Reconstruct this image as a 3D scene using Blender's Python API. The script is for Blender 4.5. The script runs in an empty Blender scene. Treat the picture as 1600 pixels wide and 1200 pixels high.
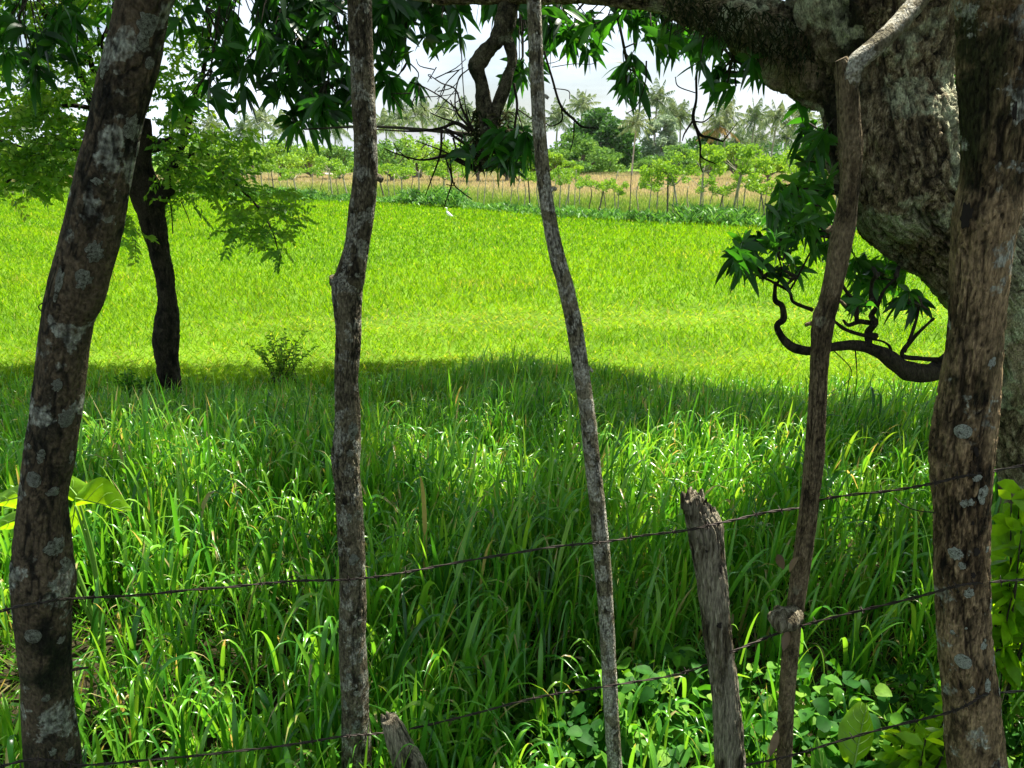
import bpy, math, random
import numpy as np
from mathutils import Vector
random.seed(7); RG = np.random.default_rng(11)
R = math.radians
SC = bpy.context.scene; COL = SC.collection

# ---------------------------------------------------------------- camera / light / exposure
CAMZ = 2.6; PITCH = 16.3; F = 1232.0
cd = bpy.data.cameras.new('camera'); cam = bpy.data.objects.new('camera', cd); COL.objects.link(cam)
cam.location = (0, 0, CAMZ); cam.rotation_euler = (R(90 - PITCH), 0, 0)
cd.sensor_width = 36; cd.lens = 36 * F / 1600; cd.clip_start = 0.05; cd.clip_end = 3000
SC.camera = cam
SUN_EL, SUN_AZ = 64, 48            # azimuth from +Y towards +X
w = bpy.data.worlds.new('World'); SC.world = w; w.use_nodes = True
nt = w.node_tree; nt.nodes.clear()
o_ = nt.nodes.new('ShaderNodeOutputWorld'); bg = nt.nodes.new('ShaderNodeBackground')
sky = nt.nodes.new('ShaderNodeTexSky'); sky.sky_type = 'NISHITA'; sky.sun_disc = False
sky.sun_elevation = R(SUN_EL); sky.sun_rotation = R(SUN_AZ); sky.air_density = 1.0; sky.dust_density = 2.0
tc = nt.nodes.new('ShaderNodeTexCoord'); mp = nt.nodes.new('ShaderNodeMapping'); mp.inputs['Scale'].default_value = (1.2, 1.2, 4.5)
nz = nt.nodes.new('ShaderNodeTexNoise'); nz.inputs['Scale'].default_value = 2.2; nz.inputs['Detail'].default_value = 7; nz.inputs['Roughness'].default_value = .55
cr = nt.nodes.new('ShaderNodeValToRGB'); cr.color_ramp.elements[0].position = .38; cr.color_ramp.elements[1].position = .62
cr.color_ramp.elements[0].color = (.12, .12, .12, 1)
mx = nt.nodes.new('ShaderNodeMix'); mx.data_type = 'RGBA'; mx.inputs[7].default_value = (7.6, 8.5, 9.7, 1)
L = nt.links.new
L(tc.outputs['Generated'], mp.inputs[0]); L(mp.outputs[0], nz.inputs['Vector']); L(nz.outputs[0], cr.inputs[0])
L(cr.outputs[0], mx.inputs[0]); L(sky.outputs[0], mx.inputs[6]); L(mx.outputs[2], bg.inputs[0]); bg.inputs[1].default_value = 0.052
L(bg.outputs[0], o_.inputs[0])
sl = bpy.data.lights.new('sun', 'SUN'); sl.energy = 5.0; sl.angle = R(.55); sl.color = (1, .94, .84)
so = bpy.data.objects.new('sun', sl); COL.objects.link(so); so.location = (10, 20, 30)
S = np.array([math.cos(R(SUN_EL)) * math.sin(R(SUN_AZ)), math.cos(R(SUN_EL)) * math.cos(R(SUN_AZ)), math.sin(R(SUN_EL))])
so.rotation_euler = Vector(S).to_track_quat('Z', 'Y').to_euler()
SC.view_settings.view_transform = 'Standard'; SC.view_settings.look = 'None'
SC.view_settings.exposure = 1.68; SC.view_settings.gamma = 1
SC.cycles.max_bounces = 7; SC.cycles.diffuse_bounces = 4; SC.cycles.transmission_bounces = 5
SC.cycles.transparent_max_bounces = 6; SC.cycles.use_denoising = True; SC.cycles.caustics_reflective = False

# ---------------------------------------------------------------- pixel helpers
cp, sp = math.cos(R(PITCH)), math.sin(R(PITCH))
def ray(px, py):
    u = (px - 800) / F; v = (600 - py) / F
    return np.array([u, cp + v * sp, -sp + v * cp])
def P(px, py, Y):
    d = ray(px, py); return np.array([0, 0, CAMZ]) + d * (Y / d[1])
def dep(p): return (p[1] * cp - (p[2] - CAMZ) * sp)
def G(px, py):                       # on the field plane z=0
    d = ray(px, py); return np.array([0, 0, CAMZ]) + d * (CAMZ / -d[2])
def project(V):
    y = V[:, 1] * cp - (V[:, 2] - CAMZ) * sp; u = V[:, 0]; v = V[:, 1] * sp + (V[:, 2] - CAMZ) * cp
    return 800 + F * u / y, 600 - F * v / y

def ss(a, b, x):
    t = np.clip((x - a) / (b - a), 0, 1); return t * t * (3 - 2 * t)
def hsh(i, j, k):
    n = (i * 374761393 + j * 668265263 + k * 2147483647 + 1013) & 0xffffffff
    n = ((n ^ (n >> 13)) * 1274126177) & 0xffffffff
    return ((n ^ (n >> 16)) & 0xffff) / 65535.0
def vnoise(p):
    p = np.asarray(p, float); i = np.floor(p).astype(np.int64); f = p - i; f = f * f * (3 - 2 * f)
    r = 0
    for a in (0, 1):
        for b in (0, 1):
            for c in (0, 1):
                wgt = (f[..., 0] if a else 1 - f[..., 0]) * (f[..., 1] if b else 1 - f[..., 1]) * (f[..., 2] if c else 1 - f[..., 2])
                r = r + wgt * hsh(i[..., 0] + a, i[..., 1] + b, i[..., 2] + c)
    return r * 2 - 1
def fbm(p, o=4):
    r = 0; a = 1.0; p = np.asarray(p, float)
    for k in range(o): r = r + a * vnoise(p * (2 ** k) + 17.3 * k); a *= .5
    return r
def gz(x, y):
    x = np.asarray(x, float); y = np.asarray(y, float)
    n = fbm(np.stack([x * .35, y * .35, x * 0], -1), 3) * .05
    return .66 * (1 - ss(2.6, 8.0, y)) + n * (1 - ss(9, 16, y)) 

# ---------------------------------------------------------------- object helpers
LOC = {}
def setp(o, label=None, cat=None, group=None, kind=None):
    if label: o['label'] = label
    if cat: o['category'] = cat
    if group: o['group'] = group
    if kind: o['kind'] = kind
    return o
def thing(name, label, cat, loc, group=None):
    o = bpy.data.objects.new(name, None); COL.objects.link(o); o.location = tuple(float(v) for v in loc)
    o.empty_display_size = .1; LOC[o.name] = np.array(loc, float)
    return setp(o, label, cat, group)
def mesh(name, V, Fs, mat, parent=None, rnd=None, smooth=True, loc=None):
    """V (n,3) world coords; Fs list of int arrays (m,k)"""
    V = np.asarray(V, float).reshape(-1, 3)
    if parent is not None: base = LOC[parent.name]
    elif loc is not None: base = np.array(loc, float)
    else: base = np.zeros(3)
    V = V - base
    Fs = [np.asarray(f, np.int32) for f in (Fs if isinstance(Fs, list) else [Fs]) if len(f)]
    me = bpy.data.meshes.new(name); me.vertices.add(len(V)); me.vertices.foreach_set('co', V.astype(np.float32).ravel())
    lv = np.concatenate([f.ravel() for f in Fs]); ks = np.concatenate([np.full(len(f), f.shape[1], np.int32) for f in Fs])
    st = np.concatenate([[0], np.cumsum(ks)[:-1]]).astype(np.int32)
    me.loops.add(len(lv)); me.loops.foreach_set('vertex_index', lv)
    me.polygons.add(len(ks)); me.polygons.foreach_set('loop_start', st); me.polygons.foreach_set('loop_total', ks)
    if smooth: me.polygons.foreach_set('use_smooth', np.ones(len(ks), bool))
    me.update(calc_edges=True); me.validate()
    if rnd is not None:
        a = me.attributes.new('rnd', 'FLOAT', 'POINT'); a.data.foreach_set('value', np.asarray(rnd, np.float32))
    me.materials.append(mat)
    o = bpy.data.objects.new(name, me); COL.objects.link(o); LOC[o.name] = base
    if parent is not None: o.parent = parent
    else: o.location = tuple(base)
    return o
class MB:
    def __init__(s): s.V = []; s.F = {}; s.r = []; s.n = 0
    def add(s, V, Fs, rnd=None):
        V = np.asarray(V, float).reshape(-1, 3)
        for f in (Fs if isinstance(Fs, list) else [Fs]):
            f = np.asarray(f, np.int64)
            if len(f): s.F.setdefault(f.shape[1], []).append(f + s.n)
        s.V.append(V); s.r.append(np.full(len(V), .5) if rnd is None else (np.full(len(V), rnd) if np.isscalar(rnd) else rnd)); s.n += len(V)
    def build(s, name, mat, parent=None, **k):
        return mesh(name, np.concatenate(s.V), [np.concatenate(f) for f in s.F.values()], mat, parent, np.concatenate(s.r), **k)

def unit(v): 
    v = np.asarray(v, float); return v / (np.linalg.norm(v, axis=-1, keepdims=True) + 1e-9)
def catmull(pts, n):
    pts = np.asarray(pts, float); m = len(pts)
    if m < 3:
        t = np.linspace(0, 1, n)[:, None]; return pts[0] * (1 - t) + pts[-1] * t
    e = np.vstack([2 * pts[0] - pts[1], pts, 2 * pts[-1] - pts[-2]])
    t = np.linspace(0, m - 1 - 1e-6, n); i = t.astype(int); f = (t - i)[:, None]
    p0, p1, p2, p3 = e[i], e[i + 1], e[i + 2], e[i + 3]
    return .5 * (2 * p1 + (p2 - p0) * f + (2 * p0 - 5 * p1 + 4 * p2 - p3) * f ** 2 + (3 * p1 - p0 - 3 * p2 + p3) * f ** 3)
def frames(C):
    T = unit(np.gradient(C, axis=0)); A = np.zeros_like(T); a = np.array([1.0, 0, 0]) if abs(T[0][0]) < .9 else np.array([0, 1.0, 0])
    for i in range(len(T)):
        a = a - T[i] * a.dot(T[i]); a = a / (np.linalg.norm(a) + 1e-9); A[i] = a
    return T, A, np.cross(T, A)
def tube(pts, rad, sides=8, n=None, amp=0.0, freq=8.0, cap=True, stretch=.35, lump=0.0, ridge=None, attr=None):
    n = n or max(4, len(pts) * 3)
    d = catmull(np.hstack([np.asarray(pts, float), np.asarray(rad, float)[:, None]]), n)
    C, r = d[:, :3], np.maximum(d[:, 3], 1e-4); T, A, B = frames(C)
    th = np.linspace(0, 2 * np.pi, sides, endpoint=False)
    dirs = A[:, None, :] * np.cos(th)[None, :, None] + B[:, None, :] * np.sin(th)[None, :, None]
    V = C[:, None, :] + dirs * r[:, None, None]
    if amp or lump:
        q = V.copy(); q[..., 2] *= stretch
        dsp = amp * fbm(q * freq, 4) + lump * vnoise(V * freq * .35 + 5)
        V = V + dirs * (dsp * r[:, None])[..., None]
    if ridge:
        sl_ = np.concatenate([[0], np.cumsum(np.linalg.norm(np.diff(C, axis=0), axis=1))]); ca = np.broadcast_to(np.cos(th)[None, :], (n, sides)); sa = np.broadcast_to(np.sin(th)[None, :], (n, sides)); S2 = np.broadcast_to(sl_[:, None], (n, sides))
        q = np.stack([ca * ridge[1], sa * ridge[1], S2 * ridge[2]], -1); wv = np.stack([vnoise(q * 1.7 + 31), vnoise(q * 1.7 + 57), vnoise(q * 1.3 + 91)], -1) * .55; q = q + wv
        c1 = 1 - ss(.0, .20, np.abs(vnoise(q))); c2 = 1 - ss(0, .22, np.abs(vnoise(q * 2.1 + 7))); c3 = vnoise(q * [4, 4, 5] + 3)
        pm = ss(-.35, .25, vnoise(np.stack([ca * 1.6, sa * 1.6, S2 * ridge[2] * .22], -1) + 40)); ck = np.clip(c1 + .7 * c2, 0, 1) * (.25 + .75 * pm)
        V = V + dirs * ((-ridge[0] * ck + ridge[0] * .35 * c3) * r[:, None])[..., None]
        if attr is not None: attr.append(np.concatenate([ck.ravel(), [0, 0]]))
    V = V.reshape(-1, 3); i = np.arange(n - 1)[:, None] * sides; j = np.arange(sides)[None, :]; k = (j + 1) % sides
    Q = np.stack([i + j, i + k, i + sides + k, i + sides + j], -1).reshape(-1, 4)
    Fs = [Q]
    if cap:
        c0 = len(V); V = np.vstack([V, C[0], C[-1]]); jj = np.arange(sides); kk = (jj + 1) % sides; l = (n - 1) * sides
        Fs.append(np.vstack([np.stack([kk, jj, np.full(sides, c0)], -1), np.stack([l + jj, l + kk, np.full(sides, c0 + 1)], -1)]))
    return V, Fs
def strips(B, D, Ln, W, droop, segs=4, prof='leaf', fold=.0, rnd=None, side=None, curl=None, bend=None, pw=2):
    """many leaves/blades: B,D (n,3); Ln,W,droop (n,). returns V, F, rnd"""
    n = len(B); D = unit(D); t = np.linspace(0, 1, segs + 1)
    if prof == 'leaf': wp = np.sin(np.pi * np.clip(t, 0, 1) ** .85) ** .8; wp[0] = .06; wp[-1] = .02
    elif prof == 'ovate': wp = np.sin(np.pi * t ** .6) ** .7; wp[0] = .25; wp[-1] = .02
    else: wp = np.where(t < .45, .75 + .55 * t, 1 - ((t - .45) / .55) ** 1.6); wp[-1] = .03
    Cn = B[:, None, :] + D[:, None, :] * (Ln[:, None] * t)[..., None]
    Cn[..., 2] -= (droop * Ln)[:, None] * t ** pw
    if bend is not None: Cn = Cn + bend[:, None, :] * (Ln[:, None] * t ** 2.2)[..., None]
    if side is None: 
        a = RG.normal(size=(n, 3)) * [1, 1, .25]; side = unit(np.cross(D, a))
    Tn = unit(np.gradient(Cn, axis=1)); Sd = unit(side[:, None, :] - Tn * np.sum(side[:, None, :] * Tn, -1, keepdims=True))
    hw = (W[:, None] * wp * .5)[..., None]
    if fold > 0:
        Nn = np.cross(Tn, Sd); Nn = np.where(Nn[..., 2:3] < 0, -Nn, Nn)
        V = np.stack([Cn - Sd * hw + Nn * hw * fold, Cn, Cn + Sd * hw + Nn * hw * fold], 2); c = 3
    else: V = np.stack([Cn - Sd * hw, Cn + Sd * hw], 2); c = 2
    b = (np.arange(n) * (segs + 1) * c)[:, None, None] + (np.arange(segs) * c)[None, :, None] + np.arange(c - 1)[None, None, :]
    Q = np.stack([b, b + 1, b + c + 1, b + c], -1).reshape(-1, 4)
    rr = np.repeat(RG.random(n) if rnd is None else rnd, (segs + 1) * c)
    return V.reshape(-1, 3), Q, rr

# ---------------------------------------------------------------- materials
def newmat(name):
    m = bpy.data.materials.new(name); m.use_nodes = True; m.node_tree.nodes.clear(); return m, m.node_tree.nodes, m.node_tree.links.new
def leafmat(name, cols, tr=(1.25, 1.15, .6), tf=.45, rough=.42, spec=.5, nscale=None):
    m, N, l = newmat(name); out = N.new('ShaderNodeOutputMaterial')
    at = N.new('ShaderNodeAttribute'); at.attribute_name = 'rnd'
    r = N.new('ShaderNodeValToRGB'); e = r.color_ramp.elements
    for i, c in enumerate(cols):
        p = i / (len(cols) - 1) if len(c) == 3 else c[3]
        if i == 0: el = e[0]; el.position = p
        elif i == len(cols) - 1: el = e[-1]; el.position = p
        else: el = e.new(p)
        el.color = (c[0], c[1], c[2], 1)
    l(at.outputs['Fac'], r.inputs[0])
    src = r.outputs[0]
    if nscale:
        n = N.new('ShaderNodeTexNoise'); n.inputs['Scale'].default_value = nscale; n.inputs['Detail'].default_value = 3
        tcn = N.new('ShaderNodeTexCoord'); l(tcn.outputs['Object'], n.inputs['Vector'])
        mr = N.new('ShaderNodeMapRange'); mr.inputs[1].default_value = .3; mr.inputs[2].default_value = .7; mr.inputs[3].default_value = .72; mr.inputs[4].default_value = 1.25
        l(n.outputs[0], mr.inputs[0]); vm = N.new('ShaderNodeVectorMath'); vm.operation = 'SCALE'; l(src, vm.inputs[0]); l(mr.outputs[0], vm.inputs['Scale']); src = vm.outputs[0]
    p = N.new('ShaderNodeBsdfPrincipled'); p.inputs['Roughness'].default_value = rough; p.inputs['Specular IOR Level'].default_value = spec
    l(src, p.inputs['Base Color'])
    mu = N.new('ShaderNodeVectorMath'); mu.operation = 'MULTIPLY'; mu.inputs[1].default_value = tr; l(src, mu.inputs[0])
    t = N.new('ShaderNodeBsdfTranslucent'); l(mu.outputs[0], t.inputs[0])
    mxs = N.new('ShaderNodeMixShader'); mxs.inputs[0].default_value = tf
    l(p.outputs[0], mxs.inputs[1]); l(t.outputs[0], mxs.inputs[2]); l(mxs.outputs[0], out.inputs[0]); return m
def barkmat(name, dark, mid, light, lichen=(.42, .44, .38), lam=.6, lscale=14, stretch=.3, scale=22, bump=.6, moss=None, mossam=.55, crack=0, tan=True, rot=0):
    m, N, l = newmat(name); out = N.new('ShaderNodeOutputMaterial'); p = N.new('ShaderNodeBsdfPrincipled'); p.inputs['Roughness'].default_value = .9; p.inputs['Specular IOR Level'].default_value = .2
    tcn = N.new('ShaderNodeTexCoord'); mpn = N.new('ShaderNodeMapping'); mpn.inputs['Scale'].default_value = (1, 1, stretch); rt = N.new('ShaderNodeMapping'); rt.inputs['Rotation'].default_value = (0, R(rot), 0); l(tcn.outputs['Object'], rt.inputs[0]); l(rt.outputs[0], mpn.inputs[0])
    n1 = N.new('ShaderNodeTexNoise'); n1.inputs['Scale'].default_value = scale; n1.inputs['Detail'].default_value = 8; n1.inputs['Roughness'].default_value = .65; l(mpn.outputs[0], n1.inputs['Vector'])
    n1.inputs['Distortion'].default_value = .6
    r = N.new('ShaderNodeValToRGB'); e = r.color_ramp.elements; e[0].position = .36; e[0].color = (*dark, 1); e[1].position = .68; e[1].color = (*light, 1); x = e.new(.5); x.color = (*mid, 1)
    l(n1.outputs[0], r.inputs[0]); src = r.outputs[0]
    nd = N.new('ShaderNodeTexNoise'); nd.inputs['Scale'].default_value = scale * .5; nd.inputs['Detail'].default_value = 4; l(mpn.outputs[0], nd.inputs['Vector'])
    va = N.new('ShaderNodeMix'); va.data_type = 'RGBA'; va.inputs[0].default_value = .2; l(mpn.outputs[0], va.inputs[6]); l(nd.outputs['Color'], va.inputs[7])
    def over(src, fac, col):
        k = N.new('ShaderNodeMix'); k.data_type = 'RGBA'; l(fac, k.inputs[0]); l(src, k.inputs[6]); k.inputs[7].default_value = (*col, 1); return k.outputs[2]
    def mask(sc, lo, hi, det=5, vec=None, w=0):
        n = N.new('ShaderNodeTexNoise'); n.noise_dimensions = '4D'; n.inputs['W'].default_value = w; n.inputs['Scale'].default_value = sc; n.inputs['Detail'].default_value = det; n.inputs['Roughness'].default_value = .6
        l(vec or tcn.outputs['Object'], n.inputs['Vector']); q = N.new('ShaderNodeMapRange'); q.inputs[1].default_value = lo; q.inputs[2].default_value = hi; l(n.outputs[0], q.inputs[0]); return q.outputs[0]
    if moss: src = over(src, mask(3.5, mossam, mossam + .1, 6, mpn.outputs[0], 3), moss)
    big = mask(lscale, lam, lam + .025, 6, w=8)
    tint = mask(lscale * .45, .48, .56, 6, w=21); src = over(src, tint, tuple(.55 * m_ + .45 * l_ for m_, l_ in zip(mid, light))) if tan else src
    ln2 = N.new('ShaderNodeTexNoise'); ln2.inputs['Scale'].default_value = lscale * 7; ln2.inputs['Detail'].default_value = 4; l(tcn.outputs['Object'], ln2.inputs['Vector'])
    lr = N.new('ShaderNodeMapRange'); lr.inputs[1].default_value = .3; lr.inputs[2].default_value = .62; lr.inputs[3].default_value = 0; lr.inputs[4].default_value = 1; l(ln2.outputs[0], lr.inputs[0])
    lm = N.new('ShaderNodeMath'); lm.operation = 'MULTIPLY'; l(big, lm.inputs[0]); l(lr.outputs[0], lm.inputs[1])
    src = over(src, lm.outputs[0], lichen)
    if crack:
        vc = N.new('ShaderNodeTexVoronoi'); vc.feature = 'DISTANCE_TO_EDGE'; vc.inputs['Scale'].default_value = crack; l(va.outputs[2], vc.inputs['Vector'])
        q = N.new('ShaderNodeMapRange'); q.inputs[1].default_value = .02; q.inputs[2].default_value = .16; q.inputs[3].default_value = .75; q.inputs[4].default_value = 0; l(vc.outputs[0], q.inputs[0]); src = over(src, q.outputs[0], tuple(v * .6 for v in dark))
    atc = N.new('ShaderNodeAttribute'); atc.attribute_name = 'rnd'; mc = N.new('ShaderNodeMath'); mc.operation = 'MULTIPLY'; mc.inputs[1].default_value = .9; l(atc.outputs['Fac'], mc.inputs[0]); src = over(src, mc.outputs[0], dark)
    nf = N.new('ShaderNodeTexNoise'); nf.inputs['Scale'].default_value = scale * 5; nf.inputs['Detail'].default_value = 5; l(mpn.outputs[0], nf.inputs['Vector'])
    fr = N.new('ShaderNodeMapRange'); fr.inputs[1].default_value = .3; fr.inputs[2].default_value = .7; fr.inputs[3].default_value = .45; fr.inputs[4].default_value = 1.6; l(nf.outputs[0], fr.inputs[0])
    sc2 = N.new('ShaderNodeVectorMath'); sc2.operation = 'SCALE'; l(src, sc2.inputs[0]); l(fr.outputs[0], sc2.inputs['Scale']); src = sc2.outputs[0]
    l(src, p.inputs['Base Color'])
    v = N.new('ShaderNodeTexVoronoi'); v.feature = 'DISTANCE_TO_EDGE'; v.inputs['Scale'].default_value = scale * 1.1; l(va.outputs[2], v.inputs['Vector'])
    ad = N.new('ShaderNodeMath'); ad.operation = 'MULTIPLY_ADD'; ad.inputs[1].default_value = .6; l(v.outputs[0], ad.inputs[0]); a2 = N.new('ShaderNodeMath'); a2.operation = 'MULTIPLY_ADD'; a2.inputs[1].default_value = .5; l(nf.outputs[0], a2.inputs[0]); l(n1.outputs[0], a2.inputs[2]); l(a2.outputs[0], ad.inputs[2])
    b = N.new('ShaderNodeBump'); b.inputs['Strength'].default_value = bump; b.inputs['Distance'].default_value = .02; l(ad.outputs[0], b.inputs['Height']); l(b.outputs[0], p.inputs['Normal'])
    l(p.outputs[0], out.inputs[0]); return m
def plain(name, c, rough=.8, metal=0, var=0, scale=30):
    m, N, l = newmat(name); out = N.new('ShaderNodeOutputMaterial'); p = N.new('ShaderNodeBsdfPrincipled'); p.inputs['Roughness'].default_value = rough; p.inputs['Metallic'].default_value = metal
    n = N.new('ShaderNodeTexNoise'); n.inputs['Scale'].default_value = scale; n.inputs['Detail'].default_value = 5
    tcn = N.new('ShaderNodeTexCoord'); l(tcn.outputs['Object'], n.inputs['Vector'])
    r = N.new('ShaderNodeValToRGB'); r.color_ramp.elements[0].position = .35; r.color_ramp.elements[1].position = .65
    r.color_ramp.elements[0].color = (*[v * (1 - var) for v in c], 1); r.color_ramp.elements[1].color = (*[min(1, v * (1 + var)) for v in c], 1)
    l(n.outputs[0], r.inputs[0]); l(r.outputs[0], p.inputs['Base Color']); l(p.outputs[0], out.inputs[0]); return m

M_field = leafmat('field_grass', [(.055, .14, .004), (.105, .235, .005), (.17, .30, .007), (.25, .34, .02, .9), (.42, .38, .13, 1)], (1.25, 1.35, .25), .55, .6, .12)
M_tall = leafmat('tall_grass', [(.025, .13, .014), (.065, .27, .02), (.14, .40, .03), (.24, .46, .04, .94), (.42, .36, .15, 1)], (1.5, 1.25, .6), .5, .3, .85)
M_dry = leafmat('meadow_grass', [(.13, .24, .03), (.24, .31, .06), (.36, .34, .15), (.42, .34, .22)], (1.1, 1.1, .8), .35, .7, .1)
M_verge = leafmat('verge_weeds', [(.05, .15, .03), (.09, .24, .04), (.16, .32, .06)], (1.2, 1.2, .6), .4, .5, .3)
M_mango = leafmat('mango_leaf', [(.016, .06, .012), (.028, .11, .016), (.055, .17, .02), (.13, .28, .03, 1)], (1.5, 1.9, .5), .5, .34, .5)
M_fine = leafmat('fine_leaf', [(.06, .18, .018), (.12, .28, .025), (.19, .36, .035), (.30, .42, .05, 1)], (1.3, 1.3, .5), .5, .5, .3)
M_vine = leafmat('vine_leaf', [(.02, .10, .012), (.05, .19, .018), (.12, .31, .025), (.24, .42, .05, 1)], (1.4, 1.3, .4), .5, .6, .2, 40)
M_broad = leafmat('broad_leaf', [(.16, .34, .015), (.26, .48, .02)], (1.6, 1.4, .4), .65, .35, .5, 25)
M_live = leafmat('live_post_leaf', [(.12, .26, .03), (.19, .36, .03), (.28, .44, .04)], (1.2, 1.1, .6), .45, .5, .3)
M_bush = leafmat('bush_leaf', [(.06, .15, .03), (.12, .26, .05), (.2, .34, .08)], (1.2, 1.1, .6), .4, .6, .2)
M_darkt = leafmat('dark_tree_leaf', [(.025, .08, .02), (.05, .14, .025), (.12, .25, .04)], (1.2, 1.2, .6), .3, .6, .2)
M_silver = leafmat('silver_leaf', [(.12, .2, .1), (.25, .34, .2), (.42, .5, .36)], (1, 1, .8), .3, .6, .2)
M_palm = leafmat('palm_leaf', [(.07, .13, .05), (.13, .20, .08), (.22, .28, .13)], (1.1, 1.0, .6), .35, .5, .4)
M_palmy = leafmat('palm_leaf_yellow', [(.10, .17, .07), (.18, .25, .11), (.31, .35, .18)], (1.1, 1, .6), .35, .5, .4)
M_palmd = leafmat('palm_leaf_dead', [(.24, .16, .05), (.38, .25, .08)], (1, 1, .8), .3, .7, .1)
B_one = barkmat('bark_leaning', (.007, .007, .005), (.055, .046, .028), (.17, .125, .075), (.36, .38, .31), .555, 10, .6, 30, 1.0, (.010, .014, .005), .50)
B_two = barkmat('bark_slim', (.010, .009, .006), (.10, .085, .05), (.24, .21, .135), (.36, .36, .29), .52, 26, .5, 44, .9)
B_three = barkmat('bark_pale', (.015, .013, .009), (.17, .15, .09), (.30, .275, .19), (.48, .47, .39), .48, 22, .6, 44, .8)
B_four = barkmat('bark_tan', (.018, .013, .007), (.14, .105, .056), (.28, .22, .13), (.26, .25, .16), .62, 14, .4, 44, .9, (.03, .028, .012), .55)
B_dead = barkmat('weathered_wood', (.008, .006, .004), (.13, .11, .065), (.46, .42, .31), (.3, .3, .24), .72, 14, .12, 50, 1.0)
B_five = barkmat('bark_peeling', (.010, .008, .005), (.17, .115, .058), (.52, .38, .21), (.46, .48, .40), .585, 12, .3, 42, 1.0, (.035, .038, .013), .51)
B_mango = barkmat('bark_mango', (.010, .009, .006), (.20, .15, .082), (.54, .46, .29), (.48, .50, .32), .50, 3.2, .5, 40, 1.0, (.022, .022, .010), .54)
B_limb = barkmat('bark_limb', (.010, .009, .006), (.07, .06, .035), (.20, .18, .11), (.24, .25, .17), .62, 12, .6, 40, 1.0, (.014, .02, .008), .5)
B_small = barkmat('bark_dark', (.004, .003, .002), (.018, .015, .009), (.06, .048, .03), (.12, .11, .08), .66, 9, .4, 26, .9)
B_twig = barkmat('twig_bark', (.02, .017, .011), (.05, .042, .028), (.10, .085, .06), lam=.8, scale=40, bump=.3)
B_palm = plain('palm_trunk', (.32, .29, .24), .9, 0, .25, 3)
B_stake = plain('stake_wood', (.30, .27, .20), .9, 0, .35, 8)
B_staked = plain('stake_wood_dark', (.12, .10, .075), .9, 0, .35, 8)
M_wire = plain('rusty_wire', (.035, .026, .02), .6, .5, .4, 60)
M_lich = barkmat('lichen', (.06, .055, .035), (.40, .43, .35), (.66, .69, .60), (.5, .53, .46), .5, 40, 1, 130, .8, tan=False)
M_lich2 = barkmat('lichen_grey', (.05, .045, .03), (.22, .235, .18), (.42, .44, .37), (.22, .23, .19), .52, 40, 1, 120, .8, tan=False)
M_hole = plain('rot_hollow', (.012, .008, .005), 1)
M_deadleaf = plain('dead_leaf', (.15, .10, .05), .7, 0, .4, 20)
M_moss = leafmat('hanging_moss', [(.012, .02, .008), (.03, .045, .015), (.10, .09, .04)], (1, 1, 1), .3, .8, .1)
M_white = plain('white_feather', (.85, .85, .82), .7, 0, .03, 10)
M_beak = plain('beak', (.6, .4, .08), .5)
M_rock = plain('grey_rock', (.4, .39, .36), .9, 0, .3, 3)
M_log = plain('brown_log', (.16, .09, .05), .9, 0, .4, 6)

# ground material
def groundmat():
    m, N, l = newmat('ground'); out = N.new('ShaderNodeOutputMaterial'); p = N.new('ShaderNodeBsdfPrincipled'); p.inputs['Roughness'].default_value = .95; p.inputs['Specular IOR Level'].default_value = .1
    at = N.new('ShaderNodeAttribute'); at.attribute_name = 'rnd'; tcn = N.new('ShaderNodeTexCoord')
    n = N.new('ShaderNodeTexNoise'); n.inputs['Scale'].default_value = .35; n.inputs['Detail'].default_value = 9; n.inputs['Roughness'].default_value = .65; l(tcn.outputs['Object'], n.inputs['Vector'])
    def ramp(c, lo=.35, hi=.65):
        r = N.new('ShaderNodeValToRGB'); r.color_ramp.elements[0].position = lo; r.color_ramp.elements[1].position = hi
        r.color_ramp.elements[0].color = (*c[0], 1); r.color_ramp.elements[1].color = (*c[1], 1); l(n.outputs[0], r.inputs[0]); return r.outputs[0]
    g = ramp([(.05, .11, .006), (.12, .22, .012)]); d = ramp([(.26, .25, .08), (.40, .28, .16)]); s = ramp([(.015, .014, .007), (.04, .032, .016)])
    def mixc(f0, f1, a, b):
        q = N.new('ShaderNodeMapRange'); q.inputs[1].default_value = f0; q.inputs[2].default_value = f1; l(at.outputs['Fac'], q.inputs[0])
        k = N.new('ShaderNodeMix'); k.data_type = 'RGBA'; l(q.outputs[0], k.inputs[0]); l(a, k.inputs[6]); l(b, k.inputs[7]); return k.outputs[2]
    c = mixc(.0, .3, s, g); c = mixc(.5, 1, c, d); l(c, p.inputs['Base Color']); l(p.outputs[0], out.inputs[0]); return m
M_ground = groundmat()

# far fence line (field plane)
FL = np.array([G(px, py)[:2] for px, py in ((-300, 302), (0, 303), (220, 303), (450, 308), (590, 314), (720, 322), (850, 334), (1060, 344), (1240, 352), (1500, 362), (1900, 378))])
def fence_y(x): return np.interp(x, FL[:, 0], FL[:, 1])

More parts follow.
